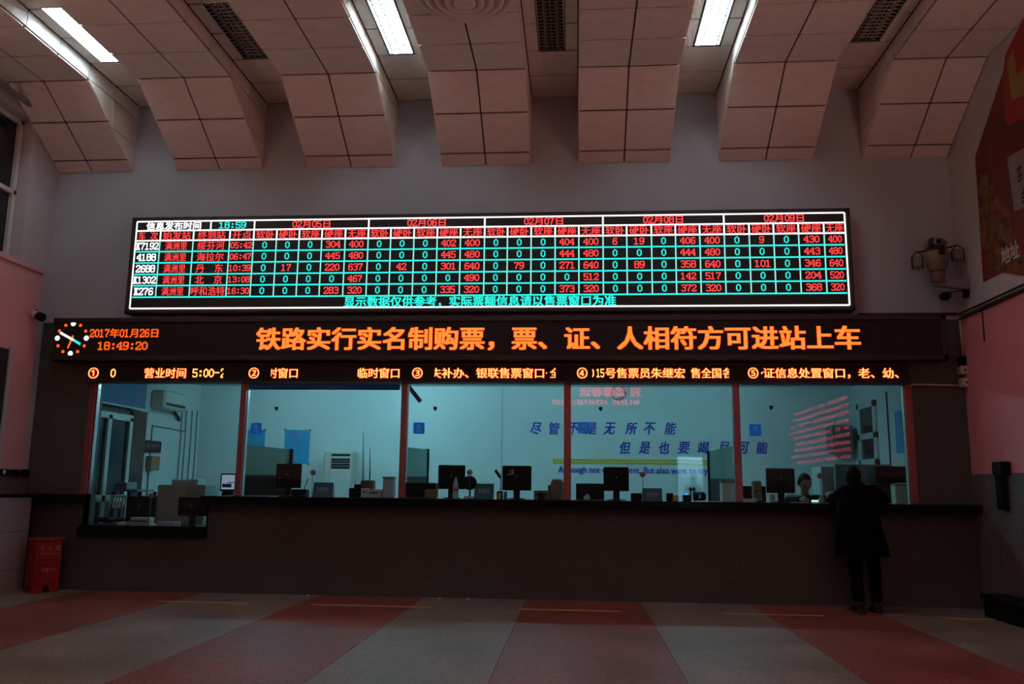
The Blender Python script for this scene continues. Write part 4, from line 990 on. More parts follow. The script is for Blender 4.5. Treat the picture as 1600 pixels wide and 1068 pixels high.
# window one: left office wall things
def on_left(name, x0, y0, x1, y1, x2, y2, x3, y3, th, m, label=None, cat=None, parent=None, X=None):
    X = OXL if X is None else X
    P = [aX(x, y, X) for (x, y) in ((x0, y0), (x1, y1), (x2, y2), (x3, y3))]
    return P
X = OXL
def lwall(xa, xb, yt, yb):  # Y-range on the left office wall from pixel columns; z-range from pixel rows at those columns
    A = aX(xa, yt, X); B = aX(xb, yt, X); C = aX(xa, yb, X); return A.y, B.y, A.z, C.z
ya_, yb_, zt_, zb_ = lwall(141, 197, 632, 765)
zdt = aX(141, 632, X).z
yA, yB = aX(140, 700, X).y, aX(197, 700, X).y
t = empty('office_door', (X, (yA + yB) / 2, OZ), label='white framed double glazed door in the left office wall', cat='door')
zT = aX(197, 652, X).z
for y in (yA, (yA * .62 + yB * .38), yB): MB().bbox((X, y - .05, OZ), (X + .06, y + .05, zT)).build('door_stile', M['whiteplastic'], t)
for z in (zT, OZ + .75): MB().bbox((X, yA - .05, z - .06), (X + .06, yB + .05, z + .04)).build('door_rail', M['whiteplastic'], t)
MB().box((X + .001, yA, OZ), (X + .02, yB, zT)).build('dark_pane', M['voidglass'], t)
MB().box((X + .001, yA, zT + .04), (X + .02, yB, zT + .22)).build('fanlight', M['curtain'], t)
yC, yD = aX(198, 700, X).y, aX(221, 700, X).y
t = empty('brown_curtain', (X, (yC + yD) / 2, OZ), label='long brown curtain hanging between the office door and the white wall', cat='curtain')
zc1 = aX(205, 641, X).z
q = MB(); n = 14; pts = []
for k in range(n + 1): pts.append((X + .05 + .025 * math.sin(k * 2.1), yC + (yD - yC) * k / n))
for k in range(n): q.prism([(pts[k][0], pts[k][1], OZ + .02), (pts[k + 1][0], pts[k + 1][1], OZ + .02), (pts[k + 1][0], pts[k + 1][1], zc1), (pts[k][0], pts[k][1], zc1)], (-.012, 0, 0))
q.build('curtain_cloth', M['curtain'], t); MB().cyl((X + .05, yC - .1, zc1), (X + .05, yD + .02, zc1), .012, 8).build('curtain_rod', M['grey'], t)
yE = aX(228, 620, X + .1).y; zbl = aX(190, 633, X + .1).z
t = empty('roller_blind', (X + .1, (yA + yE) / 2, zbl), label='blue roller blind half lowered over the office door', cat='blind')
MB().box((X + .098, TH + .3, zbl), (X + .104, yE, OC - .06)).build('blind_cloth', M['blind'], t)
MB().cyl((X + .1, TH + .3, OC - .04), (X + .1, yE, OC - .04), .03, 12).build('roller', M['grey'], t)
MB().bbox((X + .09, TH + .3, zbl - .02), (X + .112, yE, zbl + .005), .004).build('bottom_bar', M['whiteplastic'], t)
# wall air conditioner
D_ = .24
y0_ = aX(241, 620, X).y; y1_ = aX(292, 632, X + D_).y; y0_ = aX(258, 620, X + D_).y
zt_ = aX(258, 608, X + D_).z; zb_ = aX(258, 637, X + D_).z
t = empty('wall_air_conditioner', (X, (y0_ + y1_) / 2, zb_), label='white wall mounted air conditioner on the left office wall', cat='air conditioner')
MB().bbox((X, y0_, zb_), (X + D_, y1_, zt_), .03).build('body', M['cream'], t)
MB().box((X + D_ - .02, y0_ + .05, zb_ + .05), (X + D_ + .003, y1_ - .05, zb_ + .09)).build('air_slot', M['darkgrey'], t)
MB().bbox((X + D_ - .01, y0_ + .04, zb_ + .11), (X + D_ + .008, y1_ - .04, zt_ - .02), .006).build('front_cover', M['whiteplastic'], t)
MB().tube([(X + .05, y1_ - .05, zb_), (X + .06, y1_ + .1, zb_ - .08), (X + .03, y1_ + .2, zb_ - .12)], .025, 8).build('hose', M['darkgrey'], t)
# conduit, sign, breaker box
c0 = aX(235, 762, X); c1 = aX(237, 664, X); c2 = aX(290, 674, X)
t = empty('wall_conduit', (X, c0.y, OZ), label='thin conduit rising and turning on the white office wall', cat='pipe')
MB().tube([(X + .015, c1.y, OZ), (X + .015, c1.y, c1.z), (X + .015, c2.y, c2.z)], .013, 8).build('conduit', M['grey'], t)
for x in (279, 286, 295, 303):
    yy = min(aX(x, 700, X).y, OB - .03); MB().tube([(X + .02, yy, OZ), (X + .02, yy + .01, aX(x, 690, X).z), (X + .02, yy - .01, aX(x, 640, X).z)], .010, 6).build('cable', M['grey'], t)
yS0, yS1 = aX(221, 697, X).y, aX(248, 697, X).y; zs0, zs1 = aX(235, 706, X).z, aX(235, 688, X).z
t = empty('wall_notice', (X, (yS0 + yS1) / 2, zs0), label='dark wall notice with pale characters above the breaker box', cat='sign')
MB().box((X + .03, yS0, zs0), (X + .045, yS1, zs1)).build('plate', M['darkgrey'], t)
T = Txt((X + .048, yS0, zs0), (0, 1, 0)); w_ = yS1 - yS0; h_ = zs1 - zs0
T.scribble(w_ * .12, w_ * .30, h_ * .3, h_ * .8, 1); T.scribble(w_ * .40, w_ * .9, h_ * .45, h_ * .8, 3); T.build('lettering', M['grey'], t)
yS0, yS1 = aX(227, 722, X).y, aX(241, 722, X).y; zs0, zs1 = aX(235, 734, X).z, aX(235, 712, X).z
t = empty('breaker_box', (X, (yS0 + yS1) / 2, zs0), label='brown breaker box on the conduit of the office wall', cat='electrical box')
MB().bbox((X + .005, yS0, zs0), (X + .10, yS1, zs1), .01).build('box_body', M['brownbox'], t)
MB().bbox((X + .10, (yS0 + yS1) / 2, zs0 + .1), (X + .112, yS1 - .03, zs1 - .05), .004).build('box_door', M['orange'], t)
t = empty('shade_desk', (-5.5, 1.95, OZ), label='dark desk with a closed back behind the slatted chair, window one', cat='desk')
MB().bbox((OXL + .35, 1.9, OZ), (LX1 + .1, 1.93, 1.10), .004).build('shade_panel', M['darkgrey'], t)  # dark panel added where the lower bay falls into shade
MB().bbox((OXL + .35, 1.88, 1.10), (LX1 + .1, 2.4, 1.13), .006).build('desktop', M['grey'], t)
t = item('beige_cabinet', 244, 757, 289, 825, 1.0, .5, M['cream'], 'beige cabinet behind the lowered bay of window one', 'cabinet', zb=OZ)
a = aY(289, 757, 1.05); b_ = aY(320, 770, 1.05)
MB().bbox((a.x, 1.05, OZ), (b_.x, 1.5, a.z), .01).build('side_unit', M['palegreen'], t)
zc = aY(266, 757, 1.0).z
item('paper_stack', 268, 749, 293, 757, 1.08, .25, M['paper'], 'tray of papers on the left of the beige cabinet', 'paper', zb=zc)
item('paper_stack', 295, 748, 309, 757, 1.12, .25, M['paper'], 'stack of white paper on the right of the beige cabinet', 'paper', zb=zc)
t = item('printer', 177, 753, 198, 764, 1.35, .3, M['grey'], 'pale grey printer on a side table behind window one', 'printer', zb=aY(188, 764, 1.35).z, extra=slotf)
zz = aY(188, 764, 1.35).z
t = empty('side_table', (aY(188, 764, 1.3).x, 1.5, OZ), label='side table carrying the grey printer behind window one', cat='table')
MB().bbox((aY(168, 766, 1.3).x, 1.3, zz - .03), (aY(214, 766, 1.3).x, 1.8, zz), .006).build('tabletop', M['grey'], t)
for xx in (aY(170, 766, 1.2).x, aY(212, 766, 1.2).x):
    for yy in (1.33, 1.76): MB().bbox((xx - .02, yy - .02, OZ), (xx + .02, yy + .02, zz - .03), .004).build('leg', M['darkgrey'], t)
item('keyboard', 182, 815, 196, 818, .28, .12, M['whiteplastic'], 'pale keyboard end on the low desk left of the monitors', 'keyboard', zb=DZ)
item('desk_clutter_tray', 203, 808, 233, 815, .3, .15, M['whiteplastic'], 'white tray of small things on the low desk', 'tray', zb=DZ, extra=slotf)
c = aY(240, 812, .3); t = empty('computer_mouse', (c.x, .3, DZ), label='white mouse on the low desk beside the tray', cat='mouse')
MB().ell((c.x, .3, DZ + .015), (.035, .05, .018), 12, 8).build('mouse_body', M['whiteplastic'], t)
MB().tube([(c.x, .35, DZ + .01), (c.x + .05, .5, DZ + .02), (c.x + .15, .6, DZ + .01)], .004, 6).build('mouse_cable', M['grey'], t)
item('paper_sheets', 245, 815, 272, 817, .22, .2, M['paper'], 'sheets of paper on the low desk before the cabinet', 'paper', zb=DZ, e=.002)

# window two blind at the very top
a = aY(386, 600, .25); b_ = aY(625, 608, .25)
t = empty('roller_blind', ((a.x + b_.x) / 2, .25, b_.z), label='rolled up blue blind along the top of window two', cat='blind')
MB().box((a.x, .24, b_.z), (b_.x, .245, WT + .1)).build('blind_cloth', M['blind'], t)
MB().bbox((a.x, .235, b_.z - .008), (b_.x, .252, b_.z), .003).build('bottom_bar', M['darkgrey'], t)
MB().cyl((a.x, .248, WT + .1), (b_.x, .248, WT + .1), .03, 10).build('roller', M['grey'], t)

# window five: right side
X = OXR
yW0, yW1 = aX(1371, 680, X).y, aX(1346, 680, X).y; zW1 = aX(1358, 632, X).z; zW0 = aX(1358, 722, X).z; zWm = aX(1358, 681, X).z
t = empty('office_window', (X, (yW0 + yW1) / 2, zW0), label='white framed two pane window in the right office wall', cat='window')
MB().box((X - .01, yW0, zW0), (X - .004, yW1, zW1)).build('dark_pane', M['voidglass'], t)
for y in (yW0, yW1): MB().bbox((X - .05, y - .05, zW0 - .05), (X, y + .05, zW1 + .05)).build('window_post', M['whiteplastic'], t)
for z in (zW0, zWm, zW1): MB().bbox((X - .05, yW0 - .05, z - .05), (X, yW1 + .05, z + .05)).build('window_rail', M['whiteplastic'], t)
yB0, yB1 = aX(1417, 670, X).y, aX(1401, 670, X).y; zB0, zB1 = aX(1409, 707, X).z, aX(1409, 641, X).z
MB().box((X - .02, yB0, zB0), (X - .005, yB1, zB1)).build('blue_banner', M['blue'], label='blue narrow banner on the right office wall', cat='poster')
yy = aX(1390, 680, X).y
MB().cyl((X - .012, yy, OZ), (X - .012, yy, aX(1386, 612, X).z), .010, 6).build('wall_cable', M['darkgrey'], label='dark cable running up the right office wall', cat='cable')
# dark unit in the back corner
t = item('grey_cabinet', 1300, 664, 1334, 706, OB - .35, .33, M['grey'], 'grey wall cabinet in the far right corner of the office', 'cabinet', zb=aY(1316, 706, OB - .35).z, extra=slotf)
Yc = 2.3
item('pale_cabinet', 1283, 728, 1306, 775, 2.2, .5, M['palegreen'], 'pale green cabinet between the clerk and the customer', 'cabinet', zb=OZ, extra=slotf)
item('grey_screen', 1305, 725, 1396, 775, 2.0, .06, M['grey'], 'long dull grey office screen behind the customer', 'partition', zb=OZ)
item('line_printer', 1368, 728, 1419, 754, .9, .3, M['black'], 'black printer right of the customer behind window five', 'printer', zb=aY(1390, 754, .9).z, extra=slotf)
item('printer_stand', 1372, 754, 1400, 775, .92, .28, M['darkgrey'], 'dark stand under the black printer of window five', 'stand', zb=OZ)
item('paper_box', 1399, 756, 1419, 778, .5, .16, M['cream'], 'pale box at the right end of the counter', 'box', extra=lidded)
item('receipt_printer', 1177, 751, 1190, 767, .5, .12, M['brownbox'], 'small brown receipt printer left of the clerk\'s monitor', 'printer', extra=slotf)
item('keyboard_box', 1162, 759, 1197, 776, .65, .15, M['black'], 'black low printer beside the last mullion', 'printer', extra=slotf)
item('ink_pad', 1204, 771, 1211, 778, .25, .08, M['cream'], 'small pale ink pad below the clerk\'s monitor', 'pad')
item('document', 1163, 779, 1190, 780.5, .15, .15, M['paper'], 'white sheets on the counter under the last mullion', 'paper', e=.001)
c = aY(1273, 775, .22); t = empty('lit_phone', (c.x, .22, KZ), label='small device with a bright screen in front of the clerk', cat='phone')
MB().prism([(c.x - .05, .20, KZ), (c.x - .05, .30, KZ), (c.x - .05, .28, KZ + .06)], (.10, 0, 0)).build('phone_body', M['black'], t)
T = Txt((0, .218, 0)); T.rect(c.x - .042, c.x + .042, KZ + .012, KZ + .036); T.build('lit_screen', E_['phone'], t)

# ================================================================== HALL OBJECTS
# fire extinguisher cabinet
ex = empty('fire_extinguisher_box', (-6.4, -.30, 0), label='red metal fire extinguisher box on the floor in the left corner', cat='fire box')

c0 = aY(52, 918, -.46); EW, ED = .30, .26; ang = math.radians(56)
EH = aY(58, 841, -.46).z
EX = Matrix.Translation((c0.x, -.46, 0)) @ Matrix.Rotation(ang, 4, 'Z')
def eb(a, b_, name, m, e=.006): MB().bbox(a, b_, e).xf(EX).build(name, m, ex)
eb((0, .012, .07), (EW, ED, EH - .02), 'cabinet', M['red'])
for fx in (0, EW - .10):
    for fy_ in (.012, ED - .03): MB().prism([(fx, fy_, 0), (fx + .10, fy_, 0), (fx + (.12 if fx == 0 else .10), fy_, .075), (fx - (.0 if fx == 0 else .02), fy_, .075)], (0, .02, 0)).xf(EX).build('foot', M['red'], ex)
for fx in (0, EW - .012): eb((fx, .012, 0), (fx + .012, .09, .075), 'foot', M['red'])
eb((-.025, -.02, EH - .025), (EW + .025, ED + .01, EH), 'lid', M['red'])
zm = EH * .57
eb((.035, .002, zm + .02), (EW - .035, .016, EH - .05), 'upper_door', M['red'], .004)
eb((.035, .002, .10), (EW - .035, .016, zm), 'lower_door', M['red'], .004)
eb((EW / 2 - .02, -.026, EH - .03), (EW / 2 + .02, -.018, EH - .01), 'latch', M['steel'], .002)
eb((-.01, .10, EH * .62), (.002, .13, EH * .66), 'side_latch', M['steel'], .002)
U_ = EX.to_3x3() @ Vector((1, 0, 0)); T = Txt(EX @ Vector((0, 0, 0)), U_); xm = EW / 2
for st_, dx in (('灭', -.095), ('火', 0), ('器', .095)): T.fit(st_, xm + dx - .03, xm + dx + .03, EH - .15, EH - .09, .015)
T.fit('FIRE EXTINGUISHER', xm - .125, xm + .125, EH - .19, EH - .172, .01)
T.fit('火警119', xm - .08, xm + .08, zm - .12, zm - .075, .02)
T.parts('lettering', mat('faded_white', (.42, .30, .30), .6), ex)

# pale heater casing along the left wall, with a black top
yk = -.05; xk = aY(60, 800, -.06).x
hc = empty('heater_casing', (XL + .1, -2.0, 0), label='long pale casing with a black top along the left wall', cat='radiator cover')
MB().box((XL + .022, -6.0, 0), (xk, -.22, 1.13)).build('casing_body', M['panel'], hc)
for z in (.72, .28): MB().box((xk, -6.0, z - .003), (xk + .002, -.22, z + .003)).build('panel_joint', M['joint'], hc)
MB().bbox((XL + .02, -6.0, 1.13), (xk + .02, -.21, 1.17), .006).build('black_top', M['blackstone'], hc)
# sockets
c = aX(24, 738, XL + .04)
t = empty('wall_sockets', (XL + .04, c.y, c.z), label='row of three dark sockets on the left wall above the black ledge', cat='socket')
for k in range(3):
    y = c.y + (k - 1) * .20; MB().bbox((XL + .02, y - .085, c.z - .045), (XL + .035, y + .085, c.z + .045), .004).build('socket_plate', M['black'], t)
    if k == 0: MB().lathe((XL + .036, y, c.z), [(.03, -.002), (.03, .002)], 14, 'X').build('socket_ring', M['white'], t)
# pale poster on left wall (lower) and dark doorway edge
yA_ = aX(12, 560, XL + .04).y
t = empty('door_1', (XL + .04, yA_ - .8, 1.2), kind='structure')
zd = aX(12, 545, XL + .04).z
MB().box((XL + .036, yA_ - 1.6, 1.47), (XL + .045, yA_, zd)).build('door_panel', M['darkgrey'], t)
MB().bbox((XL + .036, yA_, 1.47), (XL + .07, yA_ + .05, zd + .05), .004).build('door_frame', M['sidewall'], t)
# pipe under the left soffit
p0, p1 = aX(2, 125, XL + .12), aX(50, 165, XL + .12)
MB().tube([(XL + .12, -6, p1.z), (XL + .12, p1.y, p1.z)], .035, 12).build('ceiling_pipe', M['pipe'], label='pipe running under the soffit along the left wall top', cat='pipe')

# small camera, left
def bullet(pa, pb, Y, label, mount):
    t = empty('security_camera', (pa.x, pa.y, pa.z), label=label, cat='security camera')
    d = (pb - pa).normalized()
    MB().tube([pa, pb], .05, 14).build('camera_body', M['whiteplastic'], t)
    MB().tube([pb - d * .02, pb + d * .06], .056, 14).build('lens_hood', M['black'], t)
    MB().tube([mount, (mount + pa) / 2 + Vector((0, 0, .02)), pa], .018, 8).build('bracket', M['grey'], t)
    MB().tube([mount - Vector((.0, 0, 0)), mount + Vector((.02, 0, 0))], .05, 12).build('mount_plate', M['black'], t)
bullet(aY(51, 489, -.3), aY(62, 494, -.36), 0, 'small bullet camera on the left wall beside the amber clock', Vector((XL + .06, -.28, aY(47, 489, -.28).z)))
# PTZ camera on long bracket
Yp = -.30
c = lambda x, y: aY(x, y, Yp)
t = empty('security_camera', (c(1466, 440).x, Yp, c(1466, 440).z), label='large pale pan and tilt camera with two side lamps above the right corner', cat='security camera')
zt1, zt2, zt3 = c(1466, 391).z, c(1466, 424).z, c(1466, 442).z; cx = c(1464, 410).x
MB().lathe((cx, Yp, 0), [(.03, zt3), (.075, zt3 + .01), (.085, zt2), (.12, zt2 + .07), (.145, zt1 - .07), (.13, zt1 - .02), (.05, zt1)], 24).build('camera_base', M['ptz'], t)
MB().lathe((cx, Yp, 0), [(.087, zt2 - .006), (.087, zt2 + .006)], 24).build('dark_seam', M['black'], t)
hc_ = c(1462, 382)
MB().ell((hc_.x, Yp, hc_.z), (.125, .12, .085), 20, 12).build('camera_head', M['ptz'], t)
lp = c(1457, 383)
MB().lathe((lp.x, Yp - .13, lp.z), [(.045, -.02), (.045, .04)], 18, 'Y').build('lens_ring', M['grey'], t)
MB().lathe((lp.x, Yp - .16, lp.z), [(.028, -.01), (.028, .02)], 16, 'Y').build('lens', M['black'], t)
MB().bbox((c(1447, 383).x, Yp - .13, c(1447, 390).z), (c(1452, 383).x, Yp - .06, c(1447, 376).z), .01).build('sensor_window', M['darkgrey'], t)
MB().bbox((cx - .03, Yp - .17, zt1 - .09), (cx + .03, Yp - .10, zt1 + .02), .006).build('tilt_joint', M['darkgrey'], t)
for (xa, ya, xb, yb) in ((1449, 392, 1432, 394), (1475, 388, 1496, 383)): MB().tube([c(xa, ya), c((xa + xb) / 2, (ya + yb) / 2), c(xb, yb)], .010, 8).build('lamp_arm', M['darkgrey'], t)
for (xa, ya, xb, yb) in ((1423, 400, 1441, 421), (1485, 390, 1505, 409)):
    A, B = c(xa, ya), c(xb, yb)
    lamp = MB().bbox((A.x, Yp - .05, B.z), (B.x, Yp + .05, A.z), .03).build('side_lamp', M['ptz'], t)
    MB().bbox((A.x + .02, Yp - .058, B.z + .03), (B.x - .02, Yp - .05, A.z - .04), .004).build('lamp_window', M['grey'], lamp)
    pth = [(A.x, Yp - .03, B.z), (A.x, Yp - .03, A.z - .02), ((A.x + B.x) / 2, Yp - .03, A.z + .05), (B.x, Yp - .03, A.z), (B.x, Yp - .03, B.z)]
    MB().tube(pth, .007, 6).build('lamp_guard', M['darkgrey'], lamp)
za = c(1466, 443).z
wz = aX(1530, 436, XR).z
MB().prism([(cx - .05, Yp - .02, za - .02), (XR, Yp - .05, wz - .07), (XR, Yp - .05, wz + .08), (cx - .05, Yp - .02, za + .01)], (0, .07, 0)).build('bracket_arm', M['grey'], t)
# small dark camera under it
A, B = aY(1476, 463, -.25), aY(1509, 459, -.25)
t = empty('security_camera', (B.x, -.25, B.z), label='small black camera below the large one in the right corner', cat='security camera')
MB().bbox((A.x - .055, -.33, A.z - .045), (A.x + .055, -.20, A.z + .045), .025).build('camera_body', M['black'], t)
MB().bbox((B.x - .03, -.30, B.z - .05), (B.x + .03, -.22, B.z + .05), .015).build('rear_box', M['black'], t)
MB().tube([(A.x, -.25, A.z + .04), (B.x, -.25, B.z + .05), (XR, -.25, B.z + .02)], .008, 6).build('support_arm', M['darkgrey'], t)

# cable ledge on right wall + front wall
z1 = 3.47
t = empty('cable_trunking', (XR, -3, z1), label='thin cable trunking along the right wall below the poster', cat='cable trunking')
for k, dz in enumerate((0, .035, .07)): MB().bbox((XR - .03 + .008 * k, -9, z1 + dz - .10), (XR, 0, z1 + dz - .08), .003).build('cable_run', M['darkgrey' if k != 1 else 'grey'], t)
MB().bbox((aY(1340, 480, 0).x, -.03, z1 - .04), (XR - .03, 0, z1 - .01), .003).build('cable_run', M['darkgrey'], t)
p0, p1 = aX(1535, 474, XR), aX(1536, 534, XR)
MB().tube([(XR - .012, p0.y, z1 - .08), (XR - .012, p0.y, p1.z)], .007, 6).build('hanging_cable', M['darkgrey'], t)
# control boxes at the right end of the strip
t = empty('junction_boxes', (aY(1508, 590, -.06).x, -.06, aY(1508, 600, -.06).z), label='two small pale junction boxes with conduit right of the window strip', cat='electrical box')
for (xa, ya, xb, yb) in ((1500, 571, 1515, 584), (1503, 590, 1518, 604)):
    A, B = aY(xa, ya, -.10), aY(xb, yb, -.10); bx_ = MB().bbox((A.x, -.10, B.z), (B.x, 0, A.z), .006).build('box', M['whiteplastic'], t)
    MB().cyl(((A.x + B.x) / 2, -.108, (A.z + B.z) / 2), ((A.x + B.x) / 2, -.10, (A.z + B.z) / 2), .012, 10).build('knob', M['black'], bx_)
A, B = aY(1500, 556, -.10), aY(1512, 569, -.10); MB().bbox((A.x, -.10, B.z), (B.x, -.01, A.z), .01).build('black_plug', M['black'], t)
p = [aY(1421, 605, -.02), aY(1426, 600.5, -.02), aY(1503, 602, -.02)]; MB().tube(p, .012, 8).build('horizontal_conduit', M['whiteplastic'], t)
p = [aY(1499, 494, -.02), aY(1507, 556, -.02)]; MB().tube([(p[1].x - .02, -.02, p[0].z), (p[1].x - .02, -.02, p[1].z)], .013, 8).build('vertical_conduit', M['sidewall'], t)

# tall black dispenser on right dado
A, B = aX(1551, 721, XR - .12), aX(1574, 797, XR - .12)
y0_, y1_ = B.y - .05, A.y
t = empty('wall_ticket_unit', (XR, (y0_ + y1_) / 2, B.z), label='narrow tall black unit fixed to the right wall beside the counter', cat='wall unit')
MB().bbox((XR - .10, -.86, B.z), (XR, -.74, A.z), .008).build('unit_body', M['black'], t)
MB().bbox((XR - .11, -.93, A.z - .14), (XR, -.72, A.z), .008).build('unit_head', M['black'], t)
# dark bench at the lower right and the blue box
A = aX(1547, 940, XR - .35)
t = empty('dark_bench', (XR - .2, -2.2, 0), label='low dark bench along the right wall at the frame edge', cat='bench')
z0b = .24
MB().bbox((XR - .30, -3.6, z0b - .05), (XR - .021, -.62, z0b), .01).build('seat_board', M['black'], t)
for y in (-.7, -2.1, -3.5): MB().bbox((XR - .28, y - .04, 0), (XR - .04, y + .04, z0b - .05), .005).build('bench_support', M['black'], t)
MB().box((XR - .27, -3.55, 0), (XR - .25, -.66, z0b - .05)).build('kick_panel', M['black'], t)
A, B = aZ(1527, 945, 0), aZ(1549, 947, 0)
t = empty('blue_box', ((A.x + B.x) / 2, A.y, 0), label='small blue box with pale lettering on the floor in the right corner', cat='box')
zz = aY(1538, 934.5, A.y).z
MB().bbox((A.x, A.y, 0), (B.x, A.y + .12, max(zz, .05)), .006).build('box_body', M['bluesign'], t)
T = Txt((0, A.y - .002, 0)); T.scribble(A.x + .03, B.x - .03, zz * .35, zz * .75, 4); T.build('lettering', M['white'], t)

# poster on the right wall, cut along the slope of the soffit
pts = [aX(1525, 245, XR), aX(1538, 440, XR)]
yb0, zb0 = pts[1].y, pts[1].z; yt0, zt0 = pts[0].y, pts[0].z
pe = aX(1600, 18, XR); slope = (pe.z - zt0) / (pe.y - yt0)
bs = aX(1600, 416, XR); bsl = (bs.z - zb0) / (bs.y - zb0 * 0 - yb0)
YE2 = -3.4
zb_end = zb0 + .02; zt_end = 6.1
ytop = yt0 + (zt_end - zt0) / slope
t = empty('advert_poster', (XR, -2.4, 3.5), label='large red advertising poster with food picture on the right wall', cat='poster')
P = [(XR - .012, yb0, zb0), (XR - .012, YE2, zb_end), (XR - .012, YE2, zt_end), (XR - .012, ytop, zt_end), (XR - .012, yt0, zt0)]
MB().prism(P, (.010, 0, 0)).build('sheet', M['posterred'], t)
T = Txt((XR - .014, 0, 0), (0, -1, 0))          # u = -Y, seen from inside the room
def py(x, y): q = aX(x, y, XR - .014); return (-q.y, q.z)
def poly(T, pts_, dy=0.0):
    n = T.U.cross(T.W); o_ = len(T.v)
    for (x, y) in pts_: a_ = py(x, y); T.v.append(T.o + T.U * a_[0] + T.W * a_[1] + n * dy)
    T.f.append(list(range(o_, o_ + len(pts_))))
# food picture
T = Txt((XR - .014, 0, 0), (0, -1, 0)); poly(T, [(1530, 262), (1552, 280), (1572, 325), (1592, 385), (1606, 420), (1606, 432), (1560, 424), (1545, 415), (1534, 380), (1528, 300)]); T.build('food_picture', M['posterbrown'], t)
T = Txt((XR - .014, 0, 0), (0, -1, 0))
random.seed(5)
for k in range(34):
    x = random.uniform(1534, 1560) + k * .5; y = 275 + k * 4.2 + random.uniform(-12, 12); a_ = py(x, y); b2 = py(x + random.uniform(-9, 9), y + random.uniform(-9, 9)); T.seg(a_[0], a_[1], b2[0] + .001, b2[1], .018, .0015)
T.parts('food_strand', mat('food_orange', (.22, .08, .03), .5, var=.4), t)
# red square with yellow stroke
T = Txt((XR - .014, 0, 0), (0, -1, 0)); poly(T, [(1571, 85), (1606, 15), (1612, 180), (1573, 196), (1567, 120)], .002); T.build('red_square', mat('poster_bright_red', (.36, .02, .02), .5), t)
T = Txt((XR - .014, 0, 0), (0, -1, 0)); poly(T, [(1574, 96), (1584, 76), (1590, 120), (1601, 100), (1612, 70), (1612, 142), (1597, 150), (1581, 157)], .004); T.build('yellow_stroke', mat('poster_yellow', (.34, .24, .04), .5), t)
# package with characters
T = Txt((XR - .014, 0, 0), (0, -1, 0)); poly(T, [(1574, 246), (1606, 228), (1612, 320), (1585, 330)], .002); T.build('package', M['panel'], t)
T = Txt((XR - .014, 0, 0), (0, -1, 0)); a_ = py(1589, 270); T.scribble(a_[0], a_[0] + .13, a_[1] - .12, a_[1] + .06, 1, .004); T.scribble(a_[0] + .03, a_[0] + .16, a_[1] - .36, a_[1] - .18, 1, .004); T.build('package_lettering', M['darkgrey'], t)
T = Txt((XR - .014, 0, 0), (0, -1, 0))
a_ = py(1566, 412); b2 = py(1592, 395); T.fit('地址', a_[0], b2[0] + .02, a_[1] - .02, a_[1] + .17, .02, .004); T.build('lettering', M['white'], t)
# small litter by the wall
for i, x in enumerate((488, 695, 738)):
    c_ = aZ(x, 926 + x * .003, 0); MB().bbox((c_.x - .015, -.12 - .01, 0), (c_.x + .02, -.10, .012), .004).build('paper_scrap', M['white'], label=('white paper scrap on the floor, leftmost by the wall', 'white paper scrap on the floor by the wall, middle one', 'white paper scrap on the floor by the wall, rightmost')[i], cat='litter')

# entrance seen only as a bright reflection in the glass
d = empty('door_2', ((VX0 + VX1) / 2, YB, 0), kind='structure')
for x in (VX0, VX1): MB().bbox((x - .04, YB - .12, 0), (x + .04, YB + .02, VZ + .04), .006).build('door_jamb', M['steel'], d)
MB().bbox((VX0 - .04, YB - .12, VZ), (VX1 + .04, YB + .02, VZ + .06), .006).build('door_head', M['steel'], d)
q = MB().box((VX0 - .1, YB - 1.4, 0), (VX0 - .02, YB - .2, 2.7)).box((VX1 + .02, YB - 1.4, 0), (VX1 + .1, YB - .2, 2.7)).box((VX0 - .1, YB - 1.5, 0), (VX1 + .1, YB - 1.4, 2.7)).box((VX0 - .1, YB - 1.5, 2.62), (VX1 + .1, YB - .2, 2.7)).box((VX0 - .1, YB - 1.5, -.12), (VX1 + .1, YB - .2, 0))
q.build('wall_vestibule', M['officewall'], kind='structure')
t = empty('vestibule_light', ((VX0 + VX1) / 2, YB - .8, 2.6), label='bright fluorescent light in the small entrance vestibule behind the hall', cat='ceiling light')
for k in (-1, 0, 1): MB().cyl(((VX0 + VX1) / 2 + k * .22, YB - 1.25, 2.56), ((VX0 + VX1) / 2 + k * .22, YB - .35, 2.56), .03, 8).build('tube', E_['vest'], t)
MB().bbox((VX0 + .05, YB - 1.28, 2.59), (VX1 - .05, YB - .32, 2.62), .004).build('housing', M['whiteplastic'], t)

